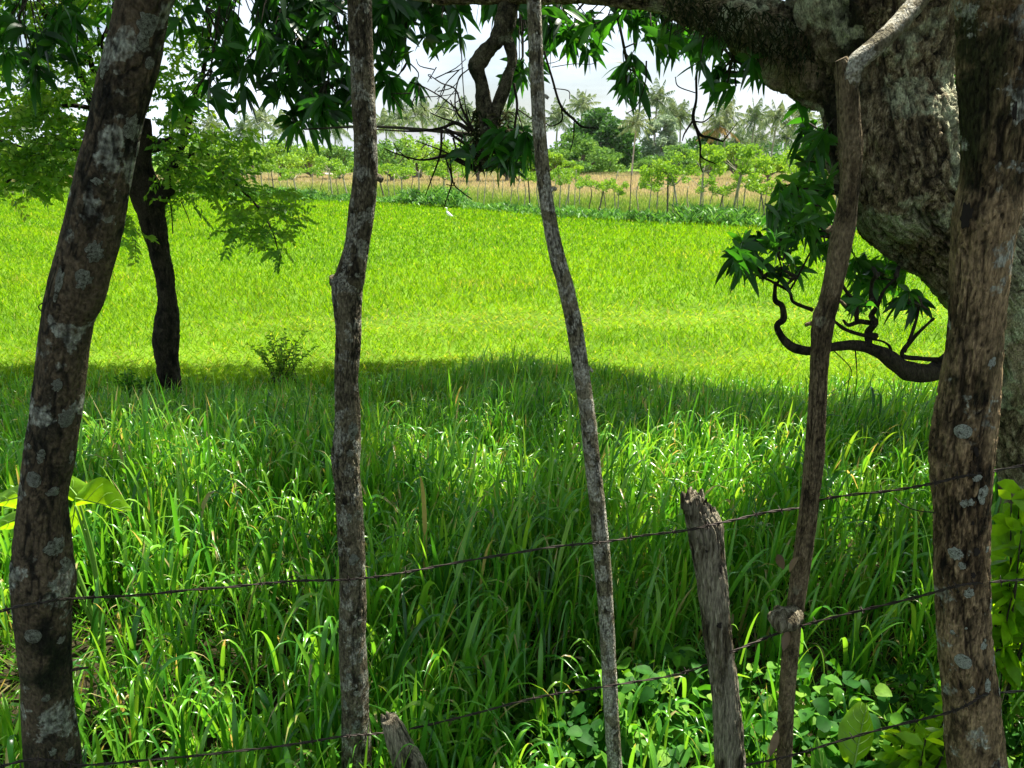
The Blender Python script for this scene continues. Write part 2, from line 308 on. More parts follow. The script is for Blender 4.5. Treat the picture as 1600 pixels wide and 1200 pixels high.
# ---------------------------------------------------------------- ground sheet
def grid_axis():
    a = [0.0]; s = .25
    while a[-1] < 900: a.append(a[-1] + s); s = min(s * 1.06, 60) if a[-1] > 12 else s
    return np.array(a)
ax = grid_axis(); xs = np.concatenate([-ax[:0:-1], ax]); ys = np.concatenate([-ax[:0:-1], ax])
X, Y = np.meshgrid(xs, ys); Z = gz(X, Y)
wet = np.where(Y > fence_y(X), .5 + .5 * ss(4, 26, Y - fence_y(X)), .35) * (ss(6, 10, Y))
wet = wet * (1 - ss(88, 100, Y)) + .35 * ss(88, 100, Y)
nx, ny = len(xs), len(ys); i = np.arange(ny - 1)[:, None] * nx + np.arange(nx - 1)[None, :]
setp(mesh('ground', np.stack([X, Y, Z], -1), np.stack([i, i + 1, i + nx + 1, i + nx], -1).reshape(-1, 4), M_ground, rnd=wet.ravel()), kind='structure')

# ---------------------------------------------------------------- grasses
def scatter(n0, Y0, Y1, pw, marg=1.5, yref=10):
    ysamp = np.linspace(Y0, Y1, 400); den = n0 * (yref / ysamp) ** pw * 2 * (ysamp * .7 + marg); tot = int(np.trapezoid(den, ysamp)) if hasattr(np, 'trapezoid') else int(np.trapz(den, ysamp))
    c = np.cumsum(den); c = c / c[-1]; y = np.interp(RG.random(tot), c, ysamp); x = (RG.random(tot) * 2 - 1) * (y * .7 + marg); return x, y
def inframe_extra(x): return x
# tall grass in the shade
x, y = scatter(290, 1.05, 8.6, .4, 1.2, 4)
patch = vnoise(np.stack([x * .9, y * .9, x * 0], -1)); p2 = vnoise(np.stack([x * 2.6, y * 2.6, x * 0 + 9], -1))
def vz(x, y): return ss(-.25, .15, x) * (1 - ss(1.55, 1.8, x)) * (1 - ss(2.35, 2.6, y + .15 * np.abs(x - .5)))
vine_zone = vz(x, y); 
keep = (RG.random(len(x)) > .74 * vine_zone) & (RG.random(len(x)) < .8 + .5 * patch) & ~((np.abs(x + 1.75) < .25) & (np.abs(y - 2.6) < .45) & (RG.random(len(x)) < .8))
x, y, patch, p2 = x[keep], y[keep], patch[keep], p2[keep]
n = len(x); hgt = (.44 + .12 * patch + .10 * p2 + .12 * RG.random(n)) * (1 - .55 * ss(5.2, 8.4, y)) * (1 - .35 * (1 - ss(1.3, 2.4, y))) * (1 - .35 * vz(x, y))
clump = np.exp(-(((x - .1) / 1.1) ** 2 + ((y - 8.1) / .5) ** 2)); hgt = hgt + .26 * clump
zz = gz(x, y); tb = MB(); lean = RG.normal(size=(n, 2)) * .16
for k in range(5):
    f = (k + RG.random(n) * .8) / 5.6
    base = np.stack([x + lean[:, 0] * f * hgt, y + lean[:, 1] * f * hgt, zz + f * hgt * .75], -1)
    a = RG.random(n) * 2 * np.pi; tilt = .04 + .26 * RG.random(n)
    D = np.stack([np.cos(a) * tilt + .08, np.sin(a) * tilt - .05, np.ones(n)], -1); bn = .05 + .72 * RG.random(n) ** 1.6
    Ln = hgt * (.45 + .5 * RG.random(n)); Wd = (.0075 + .0125 * RG.random(n) ** 1.4) * (1 - .25 * ss(4, 8, y))
    rr = np.clip(.45 + .25 * RG.normal(size=n), 0, .9); rr[(RG.random(n) < .008) | ((f < .15) & (RG.random(n) < .2))] = 1
    V, Q, r_ = strips(base, D, Ln, Wd, bn * 1.2, 8, 'blade', .3, rr, bend=np.stack([np.cos(a) * bn * .7, np.sin(a) * bn * .7, a * 0], -1), pw=4, side=unit(np.stack([-np.sin(a), np.cos(a), a * 0], -1) + RG.normal(size=(n, 3)) * .35)); r2 = r_.reshape(n, 9, 3); tp = RG.random(n) < .22; r2[tp, 7:, :] = .985; r2[tp & (RG.random(n) < .4), 6:, :] = 1; tb.add(V, Q, r2.ravel())
V, Q, r_ = strips(np.stack([x, y, zz], -1), np.stack([lean[:, 0], lean[:, 1], np.ones(n)], -1), hgt * .85, np.full(n, .006), np.zeros(n), 2, 'blade', 0, np.full(n, .5)); tb.add(V, Q, r_)
# low undergrowth between the stems
m_ = 26000; x = RG.uniform(-3.2, 3.2, m_); y = RG.uniform(1.0, 5.0, m_); a = RG.random(m_) * 6.28; tl = .5 + RG.random(m_)
V, Q, r_ = strips(np.stack([x, y, gz(x, y) - .01], -1), np.stack([np.cos(a) * tl, np.sin(a) * tl, np.ones(m_)], -1), .08 + .14 * RG.random(m_), .004 + .006 * RG.random(m_), .4 * RG.random(m_), 3, 'blade', 0, np.where(RG.random(m_) < .1, 1, .3 + .4 * RG.random(m_))); tb.add(V, Q, r_)
setp(tb.build('tall_grass', M_tall), 'tall long-bladed grass growing in the shade behind the wire fence', 'grass', kind='stuff')

# short sunlit field grass
x, y = scatter(620, 7.6, 55, 1.45, 2.5)
k_ = y < fence_y(x) - .2; x, y = x[k_], y[k_]; n = len(x)
pt = fbm(np.stack([x * .22, y * .3, x * 0 + 3], -1), 3); band = np.exp(-((y - (12.4 + .12 * x)) / .9) ** 2) * ss(-3, 3, x + 4) + np.exp(-((y - 10.0) / .6) ** 2) * .7
hh = (.13 + .05 * RG.random(n) + .03 * pt) * (1 - .35 * np.clip(band, 0, 1)) * (1 + .5 * np.exp(-((y - 8) / 1.0) ** 2)) * (1 + .2 * ss(15, 40, y)); Wd = .007 + .0011 * np.clip(y - 8, 0, 40)
a = RG.random(n) * 2 * np.pi; tl = .2 + .6 * RG.random(n) + .4 * np.clip(band, 0, 1)
rr = np.clip(.42 + .16 * pt + .24 * RG.normal(size=n) + .28 * np.clip(band, 0, 1) , 0, .9); rr[RG.random(n) < .012 + .10 * (pt > .75) + .16 * np.clip(band, 0, 1)] = 1
V, Q, r_ = strips(np.stack([x, y, gz(x, y) - .01], -1), np.stack([np.cos(a) * tl, np.sin(a) * tl, np.ones(n)], -1), hh * 1.2, Wd, .1 + .5 * RG.random(n), 2, 'blade', 0, rr)
setp(mesh('field_grass', V, Q, M_field, rnd=r_), 'short bright green grass covering the sunlit field', 'grass', kind='stuff')

# dry meadow beyond the far fence
x, y = scatter(60, 24, 112, 1.2, 6, 30)
k_ = (y > fence_y(x) + .3); x, y = x[k_], y[k_]; n = len(x); d_ = y - fence_y(x)
hh = .28 + .2 * RG.random(n); Wd = .02 + .001 * y; a = RG.random(n) * 2 * np.pi
rr = np.clip(.12 + .75 * ss(3, 26, d_) + .16 * RG.normal(size=n) + .15 * vnoise(np.stack([x * .15, y * .1, x * 0], -1)), 0, 1)
V, Q, r_ = strips(np.stack([x, y, np.zeros(n)], -1), np.stack([np.cos(a) * .4, np.sin(a) * .4, np.ones(n)], -1), hh, Wd, .2 * RG.random(n), 2, 'blade', 0, rr)
setp(mesh('meadow_grass', V, Q, M_dry, rnd=r_), 'dry tan and yellow-green grass of the meadow beyond the far fence', 'grass', kind='stuff')

# dark green weeds along the foot of the far fence
nn = 15000; x = RG.uniform(FL[2, 0], FL[-1, 0], nn); ww = .8 + .8 * vnoise(np.stack([x * .3, x * 0, x * 0], -1))
y = fence_y(x) - .9 - .6 * np.abs(RG.normal(size=nn)) * (1 + .4 * ww) ; hh = .32 + .22 * vnoise(np.stack([x * .8, y * .8, x * 0], -1)) + .12 * RG.random(nn)
hh = np.maximum(hh, .12) * ss(FL[2, 0], FL[4, 0], x)
hh = hh * (1 + .9 * (vnoise(np.stack([x * .25, x * 0, x * 0 + 7], -1)) > .2)) 
a = RG.random(nn) * 2 * np.pi
z0 = RG.random(nn) * hh * .7
V, Q, r_ = strips(np.stack([x, y, z0], -1), np.stack([np.cos(a) * .8, np.sin(a) * .8, np.ones(nn)], -1), hh * .55 + .06, .05 + .03 * RG.random(nn), .5 * RG.random(nn), 3, 'leaf', 0)
setp(mesh('verge_weeds', V, Q, M_verge, rnd=r_), 'strip of darker green weeds along the foot of the far fence', 'weeds', kind='stuff')

# broad-leaved vines in the foreground
vb = MB(); nn = 16000
x = RG.uniform(-.9, 2.3, nn); y = RG.uniform(1.05, 2.75, nn); dn = np.maximum(vz(x, y), .10) * (.35 + .6 * (vnoise(np.stack([x * 3, y * 3, x * 0 + 4], -1)) > -.35))
kk = RG.random(nn) < dn; x, y = x[kk], y[kk]; n = len(x)
mound = .10 + .22 * np.exp(-(((x - .42) / .42) ** 2 + ((y - 2.25) / .3) ** 2)) + .16 * np.exp(-(((x - 1.15) / .3) ** 2 + ((y - 2.2) / .3) ** 2)) + .07 * vnoise(np.stack([x * 5, y * 5, x * 0], -1))
pts = np.stack([x, y, gz(x, y) + mound * (RG.random(n) ** .6) + .01], -1)
a = RG.random(n) * 2 * np.pi; Ln = .02 + .06 * RG.random(n) ** 1.6
D = np.stack([np.cos(a), np.sin(a) - .3, .25 * RG.normal(size=n)], -1)
V, Q, r_ = strips(pts, D, Ln, Ln * (.62 + .3 * RG.random(n)), .1 + .5 * RG.random(n), 5, 'ovate', .25, np.clip(.38 + .32 * RG.normal(size=n), 0, 1), side=unit(np.cross(unit(D), np.array([0, 0, 1.0]) + RG.normal(size=(n, 3)) * .5)))
vb.add(V, Q, r_)
sel = RG.random(n) < .4; m_ = int(sel.sum()); bb = pts[sel].copy(); bb[:, 2] -= .12; D2 = RG.normal(size=(m_, 3)) * .4; D2[:, 2] = 1
V, Q, r_ = strips(bb, D2, np.full(m_, .15), np.full(m_, .004), np.zeros(m_), 3, 'blade', 0, np.full(m_, .6)); vb.add(V, Q, r_)
setp(vb.build('vine_ground_cover', M_vine), 'low broad-leaved vines and seedlings carpeting the foreground', 'ground cover', kind='stuff')

# ---------------------------------------------------------------- near fence trees
class Trunk:
    def __init__(s, prof, Yd, amp, freq, lump, n=460, sides=110, stretch=.35, ext=None, ridge=(.04, 3, 16)):
        # prof: (py, left px, right px)
        pts, rad = [], []
        for i, q in enumerate(prof):
            py, l, r = q; Yq = Yd if np.isscalar(Yd) else np.interp(py, [a for a, b in Yd], [b for a, b in Yd])
            c = P((l + r) / 2, py, Yq); pts.append(c); rad.append((r - l) / 2 / F * dep(c) * .93)
        # carry the trunk down into the ground and up out of the frame
        d = unit(pts[-1] - pts[-3] if len(pts) > 3 else pts[-1] - pts[0]); b = pts[-1].copy()
        g = float(gz(b[0], b[1])) - .1; k = (b[2] - g) / max(.3, -d[2]); pts.append(b + d * k * .6); rad.append(rad[-1] * 1.08); e = b + d * k; pts.append(e); rad.append(rad[-1] * 1.15)
        if ext:
            u = unit(pts[0] - pts[2]); 
            for j in (1, 2, 3): pts.insert(0, pts[0] + u * ext / 3 + np.array([.06 * math.sin(j * 3), .05 * j, 0])); rad.insert(0, rad[0] * .9)
        s.pts, s.rad, s.amp, s.freq, s.lump, s.n, s.sides, s.st = np.array(pts), np.array(rad), amp, freq, lump, n, sides, stretch
        s.ridge = ridge; s.base = s.pts[-1] + np.array([0, 0, .1])
    def mesh(s): s.at = []; return tube(s.pts, s.rad, s.sides, s.n, s.amp, s.freq, True, s.st, s.lump, s.ridge, s.at)
def surf_hit(tr, px, py):
    """front surface point of the trunk under a pixel: centre line + radius at that pixel"""
    C = catmull(np.hstack([tr.pts, tr.rad[:, None]]), 400); X_, Y_ = project(C[:, :3]); i = int(np.argmin(abs(Y_ - py) + np.where(C[:, 1] < .3, 1e6, 0)))
    c, r = C[i, :3], C[i, 3]; T_ = unit(C[min(i + 3, 399), :3] - C[max(i - 3, 0), :3]); v = unit(c - np.array([0, 0, CAMZ])); right = unit(np.cross(T_, v))
    if right[0] < 0: right = -right
    off = (px - X_[i]) / F * dep(c); s_ = np.clip(off / r, -.96, .96); fr = unit(np.cross(right, T_)); fr = fr if fr.dot(v) < 0 else -fr
    return c, r, right, fr, T_ if T_[2] > 0 else -T_, math.asin(s_)
def patch_on(tr, px, py, wpx, hpx, mat, parent, name, thick=.0015, seed=0, ring=False):
    if not ring: wpx *= .85; hpx *= .85
    c, r, right, fr, T_, th0 = surf_hit(tr, px, py); sc = dep(c) / F; rg = np.random.default_rng(seed + int(px * 7 + py))
    nr, na = 5, 44; V = []; a = np.linspace(0, 2 * np.pi, na, endpoint=False)
    ir = np.clip(1 + sum(rg.normal() * (.17 if not ring else .03) / k ** .6 * np.cos(k * a + rg.random() * 6) for k in range(1, 12)), .3, 1.7)
    for q in range(nr + 1):
        t = q / nr; rr = t * ir; th = th0 + rr * np.cos(a) * (wpx * .5 * sc) / r; hz = rr * np.sin(a) * hpx * .5 * sc
        lift = thick * (1 - .95 * t ** 4) * (1 if not ring else (.55 + .9 * math.exp(-((t - .8) / .12) ** 2)))
        base = c + T_ * hz[:, None]
        rad = r * (1 + .0) * np.ones(na)
        dirs = right * np.sin(th)[:, None] + fr * np.cos(th)[:, None]
        pos = base + dirs * rad[:, None]
        qv = pos.copy(); qv[:, 2] *= tr.st; dsp = tr.amp * fbm(qv * tr.freq, 4) + tr.lump * vnoise(pos * tr.freq * .35 + 5)
        V.append(pos + dirs * ((dsp * r) + .0012 + lift)[:, None])
    V = np.concatenate(V); Q = []
    for q in range(nr):
        for k in range(na): Q.append((q * na + k, q * na + (k + 1) % na, (q + 1) * na + (k + 1) % na, (q + 1) * na + k))
    mesh(name, V, [Q], mat, parent)
def stub(mt_, tr, px, py, dpx, dpy, r, seed=1, toward=.0):
    c, rr, right, fr, T_, th = surf_hit(tr, px, py); s = c + right * math.sin(th) * rr * .5
    e = P(px + dpx, py + dpy, s[1] - toward); m = (s + e) / 2 + np.array([0, 0, .006])
    V, Fs = tube([s, m, e], [r * 1.5, r, r * .75], 10, 8, .15, 40); mesh('branch_stub', V, Fs, mt_[0], mt_[1])

T1 = Trunk([(-40, 196, 282), (0, 182, 268), (70, 168, 254), (133, 152, 238), (233, 131, 213), (320, 109, 198), (400, 90, 178), (460, 74, 162), (500, 65, 147), (600, 54, 131), (700, 40, 117), (783, 30, 106), (867, 22, 112), (915, 20, 118), (955, 23, 111), (1075, 34, 112), (1200, 41, 127)], 1.6, .05, 26, .03, ext=1.8, ridge=(.035, 2.6, 13))
t1 = thing('fence_tree', 'thick leaning dark trunk with pale lichen blotches, leftmost of the fence trees', 'tree', T1.base)
V, Fs = T1.mesh(); tk = mesh('trunk', V, Fs, B_one, t1, T1.at[0])
for i_, (a_, b_, c_, d_) in enumerate([(232, 85, 16, 20), (57, 738, 24, 27), (53, 970, 25, 24)]): patch_on(T1, a_, b_, c_, d_, M_lich2, t1, 'lichen_ring', .0025, i_, True)
for i_, (a_, b_, c_, d_) in enumerate([(228, 30, 34, 56), (222, 60, 22, 34), (205, 182, 26, 44), (168, 118, 14, 30), (150, 380, 28, 40), (98, 440, 14, 60), (135, 425, 26, 34), (92, 590, 16, 24), (103, 640, 30, 34), (84, 838, 30, 40), (96, 870, 26, 26), (90, 985, 16, 14), (68, 700, 18, 22), (84, 752, 22, 18), (72, 1068, 14, 14), (95, 1105, 14, 24), (102, 1160, 18, 24), (78, 893, 16, 12), (155, 282, 18, 12), (52, 690, 10, 12), (108, 705, 12, 26), (215, 215, 14, 28), (80, 1150, 12, 16)]):
    patch_on(T1, a_, b_, c_, d_, M_lich2, t1, 'lichen_patch', .0012, i_ + 10)
stub((B_twig, t1), T1, 100, 1065, 38, -22, .004)
mb = MB(); q0 = P(74, 476, 1.58); 
V, Fs = tube([P(80, 473, 1.58), P(66, 474, 1.57), P(60, 480, 1.57), P(68, 488, 1.57), P(80, 487, 1.58)], [.0012] * 5, 6, 16); mb.add(V, Fs); mb.build('wire_hook', M_wire, t1)

T2 = Trunk([(-40, 541, 581), (0, 542, 582), (67, 544, 584), (133, 547, 587), (200, 550, 590), (270, 551, 592), (330, 543, 587), (385, 537, 578), (430, 524, 572), (448, 517, 568), (490, 520, 566), (520, 523, 565), (590, 521, 562), (660, 522, 565), (712, 516, 565), (745, 519, 565), (800, 524, 569), (900, 529, 573), (1000, 528, 574), (1100, 532, 578), (1200, 533, 583)], 1.85, .05, 36, .03, ext=1.6, ridge=(.08, 4.2, 34))
t2 = thing('fence_tree', 'slim mottled trunk with a knobbly kink halfway up, right of the leaning trunk', 'tree', T2.base)
V, Fs = T2.mesh(); mesh('trunk', V, Fs, B_two, t2, T2.at[0])
for i_, (a_, b_, c_, d_) in enumerate([(551, 866, 18, 20), (552, 665, 20, 32), (548, 700, 14, 14), (545, 1040, 12, 12), (556, 1120, 14, 22), (560, 1180, 16, 24), (540, 1085, 9, 16), (566, 1010, 10, 18), (545, 800, 9, 14), (562, 960, 10, 12)]): patch_on(T2, a_, b_, c_, d_, M_lich2, t2, 'lichen_patch', .001, i_)
stub((B_two, t2), T2, 588, 280, 10, 2, .009); stub((B_two, t2), T2, 522, 448, -6, -10, .016)

T3 = Trunk([(-40, 820, 844), (0, 822, 846), (100, 826, 850), (200, 831, 854), (267, 836, 860), (333, 845, 869), (400, 857, 884), (450, 871, 898), (520, 885, 913), (590, 896, 923), (650, 906, 931), (700, 910, 937), (800, 921, 948), (900, 929, 957), (1000, 937, 962), (1100, 942, 967), (1200, 948, 973)], 1.9, .04, 44, .03, ext=1.5, ridge=(.08, 3.6, 40))
t3 = thing('fence_tree', 'thinnest pale bowed trunk, in the middle of the view, spotted with light bark flakes', 'tree', T3.base)
V, Fs = T3.mesh(); mesh('trunk', V, Fs, B_three, t3, T3.at[0])
for q in ((852, 156, 5, -2, .005), (921, 575, 5, 6, .004), (864, 300, 6, -4, .005)): stub((B_three, t3), T3, *q)

T4 = Trunk([(92, 1304, 1324), (110, 1303, 1338), (150, 1307, 1343), (233, 1310, 1347), (300, 1311, 1342), (370, 1297, 1334), (467, 1280, 1313), (500, 1268, 1305), (550, 1266, 1297), (617, 1263, 1293), (700, 1257, 1290), (740, 1254, 1285), (800, 1248, 1279), (900, 1235, 1265), (1000, 1223, 1250), (1100, 1216, 1242), (1200, 1212, 1237)], 1.8, .05, 34, .04, ridge=(.09, 4, 14))
t4 = thing('fence_tree', 'slim brown lopped trunk with one pale forked branch, in front of the mango limb', 'tree', T4.base)
V, Fs = T4.mesh(); mesh('trunk', V, Fs, B_four, t4, T4.at[0])
c = [P(1325, 135, 1.8), P(1336, 102, 1.79), P(1375, 66, 1.8), P(1412, 28, 1.83), P(1445, -12, 1.86), P(1490, -80, 1.9), P(1540, -200, 1.95)]
V, Fs = tube(c, [.022, .021, .020, .020, .019, .017, .012], 32, 80, .06, 36); mesh('forked_branch', V, Fs, B_three, t4)
c = [P(1246, 962, 1.79), P(1235, 966, 1.765), P(1217, 968, 1.75), P(1203, 962, 1.75)]
V, Fs = tube(c, [.016, .030, .028, .012], 24, 40, .25, 40, lump=.3); mesh('burl', V, Fs, B_dead, t4)
mb = MB()
for (a_, b_, c_, d_) in ((1232, 985, -8, 30), (1248, 870, -14, 22), (1215, 1140, -12, 40), (1225, 890, -10, -28)):
    s_ = P(a_, b_, 1.77); e_ = P(a_ + c_, b_ + d_, 1.75); Dv = unit(e_ - s_)
    V, Q, r_ = strips(s_[None], Dv[None], np.array([np.linalg.norm(e_ - s_)]), np.array([.022]), np.array([.1]), 5, 'leaf', .5, np.array([.5])); mesh('dead_leaf', V, Q, M_deadleaf, t4, r_)
for q in ((1270, 512, -12, -4, .006), (1300, 360, -8, 2, .008), (1318, 470, 4, 8, .004)): stub((B_four, t4), T4, *q)

T5 = Trunk([(-40, 1496, 1622), (0, 1498, 1618), (100, 1500, 1612), (200, 1502, 1606), (280, 1500, 1600), (333, 1489, 1593), (400, 1487, 1579), (500, 1482, 1567), (600, 1470, 1560), (650, 1462, 1557), (700, 1457, 1552), (800, 1460, 1546), (900, 1461, 1544), (1000, 1465, 1549), (1100, 1475, 1561), (1200, 1481, 1573)], 1.65, .06, 24, .03, stretch=.15, ext=1.8, ridge=(.09, 6, 13))
t5 = thing('fence_tree', 'thick peeling tan and mossy trunk with white lichen spots, nearest the right edge', 'tree', T5.base)
V, Fs = T5.mesh(); mesh('trunk', V, Fs, B_five, t5, T5.at[0])
for i_, (a_, b_, c_, d_) in enumerate([(1507, 660, 24, 24), (1503, 1010, 24, 26)]): patch_on(T5, a_, b_, c_, d_, M_lich, t5, 'lichen_ring', .0025, i_, True)
for i_, (a_, b_, c_, d_) in enumerate([(1530, 755, 18, 36), (1510, 765, 18, 18), (1523, 728, 14, 14), (1498, 850, 22, 24), (1490, 845, 12, 10), (1512, 905, 16, 20), (1536, 842, 9, 10), (1540, 935, 13, 26), (1489, 969, 9, 9), (1508, 957, 5, 5), (1532, 990, 14, 20), (1536, 1050, 12, 30), (1515, 1048, 10, 14), (1554, 1070, 8, 18), (1545, 555, 14, 20), (1503, 865, 12, 14), (1513, 1185, 8, 8)]):
    patch_on(T5, a_, b_, c_, d_, M_lich, t5, 'lichen_patch', .0012, i_ + 30)
for i_, (a_, b_, c_, d_) in enumerate([(1523, 846, 11, 18), (1518, 880, 8, 13), (1540, 883, 7, 24), (1554, 1172, 9, 20), (1516, 798, 6, 8), (1497, 905, 5, 7), (1580, 180, 9, 26), (1515, 335, 24, 40), (1523, 690, 8, 18)]):
    patch_on(T5, a_, b_, c_, d_, M_hole, t5, 'beetle_hole', .0006, i_ + 60)

TS = Trunk([(775, 1064, 1094), (790, 1065, 1104), (820, 1072, 1128), (840, 1076, 1131), (900, 1085, 1137), (1000, 1100, 1146), (1100, 1112, 1158), (1200, 1117, 1166)], 1.75, .07, 30, .05, stretch=.06, ridge=(.20, 5, 7))
ts = thing('fence_stake', 'broken grey weathered stake with a jagged top, leaning between the slim trunks', 'stake', TS.base)
V, Fs = TS.mesh(); 
top = np.abs(V[:, 2] - V[:, 2].max()) < .05
V[top, 2] += .02 * vnoise(V[top] * 90) + .012 * vnoise(V[top] * 200)
mesh('shaft', V, Fs, B_dead, ts, TS.at[0])
mb = MB()
for (a_, b_, r0) in ((1066, 768, .006), (1075, 766, .007), (1086, 772, .006), (1093, 776, .004)):
    V, Fs = tube([P(a_ + 3, b_ + 26, 1.75), P(a_ + 1, b_ + 8, 1.75), P(a_, b_, 1.75)], [r0 * 1.4, r0, r0 * .3], 7, 6, .3, 60); mb.add(V, Fs)
mb.build('splinter', B_dead, ts)
for i_, (a_, b_, c_, d_) in enumerate([(1103, 848, 5, 6), (1122, 964, 9, 13), (1125, 880, 8, 20)]): patch_on(TS, a_, b_, c_, d_, M_hole, ts, 'rot_hole', .0006, i_ + 60)

TT = Trunk([(1122, 594, 622), (1140, 598, 634), (1170, 606, 650), (1200, 616, 668)], 1.72, .14, 34, .12, stretch=.2, n=80)
tt = thing('fence_stake', 'short rotten stump leaning at the bottom edge beside the kinked trunk', 'stump', TT.base)
V, Fs = TT.mesh(); mesh('shaft', V, Fs, B_dead, tt, TT.at[0])
mb = MB()
for (a_, b_) in ((596, 1116), (604, 1112), (613, 1119)):
    V, Fs = tube([P(a_ + 6, b_ + 22, 1.72), P(a_ + 2, b_ + 6, 1.72), P(a_, b_, 1.72)], [.008, .006, .002], 7, 6, .3, 60); mb.add(V, Fs)
mb.build('splinter', B_dead, tt)

# ---------------------------------------------------------------- barbed wire
def barbed(label, pts, spacing=.115):
    w3 = np.array([P(a_, b_, c_) for a_, b_, c_ in pts]); L_ = np.linalg.norm(np.diff(w3, axis=0), axis=1).sum(); n = int(L_ / .012)
    C = catmull(w3, n); C[:, 2] += .0025 * vnoise(C * 9); T_, A, B_ = frames(C); ph = np.arange(n) * .9
    t = thing('barbed_wire', label, 'wire', C[n // 2])
    for s_ in (0, math.pi):
        q = C + .0020 * (A * np.cos(ph + s_)[:, None] + B_ * np.sin(ph + s_)[:, None]); V, Fs = tube(q, [.0018] * n, 5, n, 0); mesh('strand', V, Fs, M_wire, t)
    k = int(spacing / .012)
    for i_ in range(k, n - 3, k):
        i_ += random.randint(-2, 2); m = MB(); i_ = min(max(i_, 1), n - 2)
        c = C[i_]; a0 = random.random() * 6.28
        for s_ in (0, 1):
            an = a0 + s_ * 1.6; d = A[i_] * math.cos(an) + B_[i_] * math.sin(an)
            V, Fs = tube([c - d * .014 + T_[i_] * .002, c - d * .003, c + d * .003, c + d * .014 - T_[i_] * .002], [.0005, .0015, .0015, .0005], 5, 6); m.add(V, Fs)
        th = np.linspace(0, 12.5, 16); q = c + .0034 * (A[i_] * np.cos(th)[:, None] + B_[i_] * np.sin(th)[:, None]) + T_[i_] * ((th - 6) * .0008)[:, None]
        V, Fs = tube(q, [.001] * 16, 4, 18); m.add(V, Fs); m.build('barb', M_wire, t)
    return t
w1 = barbed('upper rusty barbed wire strand crossing the whole view at mid height', [(-60, 975, 1.5), (20, 950, 1.51), (70, 942, 1.50), (118, 936, 1.56), (250, 927, 1.66), (400, 913, 1.73), (470, 908, 1.76), (527, 906, 1.78), (550, 905, 1.795), (600, 900, 1.82), (700, 881, 1.86), (850, 856, 1.86), (945, 846, 1.86), (1000, 838, 1.85), (1075, 829, 1.72), (1130, 816, 1.71), (1200, 800, 1.78), (1262, 792, 1.82), (1290, 779, 1.78), (1400, 765, 1.65), (1460, 755, 1.60), (1500, 745, 1.58), (1540, 738, 1.60), (1660, 716, 1.7)])
m = MB()
V, Fs = tube([P(445, 911, 1.745), P(452, 903, 1.74), P(462, 900, 1.74), (P(467, 906, 1.745)), P(458, 914, 1.75), P(440, 910, 1.75), P(425, 914, 1.74), P(415, 910, 1.74)], [.0012] * 8, 5, 40); m.add(V, Fs); m.build('wire_splice', M_wire, w1)
barbed('lower barbed wire strand sagging along the bottom left of the view', [(-60, 1215, 1.5), (40, 1188, 1.51), (90, 1190, 1.52), (130, 1196, 1.58), (300, 1181, 1.68), (440, 1165, 1.75), (530, 1152, 1.78), (590, 1147, 1.80), (650, 1137, 1.83), (760, 1110, 1.88), (860, 1086, 1.86), (935, 1075, 1.86), (1050, 1056, 1.86), (1112, 1036, 1.74)])
barbed('middle barbed wire strand between the broken stake and the peeling trunk', [(1140, 1020, 1.72), (1230, 985, 1.76), (1350, 952, 1.7), (1462, 925, 1.61), (1500, 916, 1.58), (1545, 910, 1.61), (1660, 900, 1.75)])
barbed('lowest right barbed wire strand in front of the peeling trunk', [(1165, 1195, 1.72), (1235, 1180, 1.74), (1340, 1150, 1.7), (1475, 1115, 1.60), (1515, 1100, 1.57), (1550, 1084, 1.6), (1660, 1076, 1.75)])
t = thing('loose_wire', 'short loose wire end curving into the left side of the peeling trunk', 'wire', P(1440, 798, 1.6))
V, Fs = tube([P(1398, 778, 1.68), P(1412, 790, 1.66), P(1435, 798, 1.63), P(1462, 801, 1.6)], [.0013] * 4, 6, 16); mesh('strand', V, Fs, M_wire, t)
t = thing('wire_wrap', 'turns of old wire wrapped round the foot of the leaning lichen trunk', 'wire', P(85, 1185, 1.6))
for k in range(3):
    c, r, rt, fr, T_, th = surf_hit(T1, 83, 1176 + k * 9); a = np.linspace(-1.6, 1.6, 20); q = c + (rt * np.sin(a)[:, None] + fr * np.cos(a)[:, None]) * (r * 1.09) + T_ * (.006 * np.sin(a * (1.3 + k)))[:, None]
    V, Fs = tube(q, [.0012] * 20, 5, 30); mesh('turn', V, Fs, M_wire, t)

# ---------------------------------------------------------------- mango tree
MY = 3.3
tb_ = P(1700, 1200, MY); mt = thing('mango_tree', 'huge old mango tree with massive cracked limb at right and dark leaves overhead', 'tree', (tb_[0], tb_[1], float(gz(tb_[0], tb_[1]))))
def pr(px, py, Yd, rpx): c = P(px, py, Yd); return (*c, rpx / F * dep(c))
def ptube(lst, sides=8, n=None, **k):
    a = np.array([pr(*q) for q in lst]); return tube(a[:, :3], a[:, 3], sides, n or len(lst) * 5, **k)
mat_ = []; V, Fs = ptube([(1710, 1420, MY, 190), (1700, 1250, MY, 150), (1694, 1060, MY, 130), (1690, 920, MY, 104), (1678, 800, MY, 100), (1662, 690, MY, 96), (1600, 505, MY, 84), (1515, 385, MY, 84), (1434, 295, MY, 104), (1404, 225, MY, 100), (1388, 140, MY + .05, 92), (1370, 20, MY + .1, 122), (1350, -140, MY + .2, 128), (1330, -330, MY + .4, 110), (1310, -560, MY + .7, 85)], 230, 720, amp=.07, freq=9, lump=.12, stretch=.6, ridge=(.075, 8, 9), attr=mat_)
trunk = mesh('trunk', V, Fs, B_mango, mt, mat_[0])
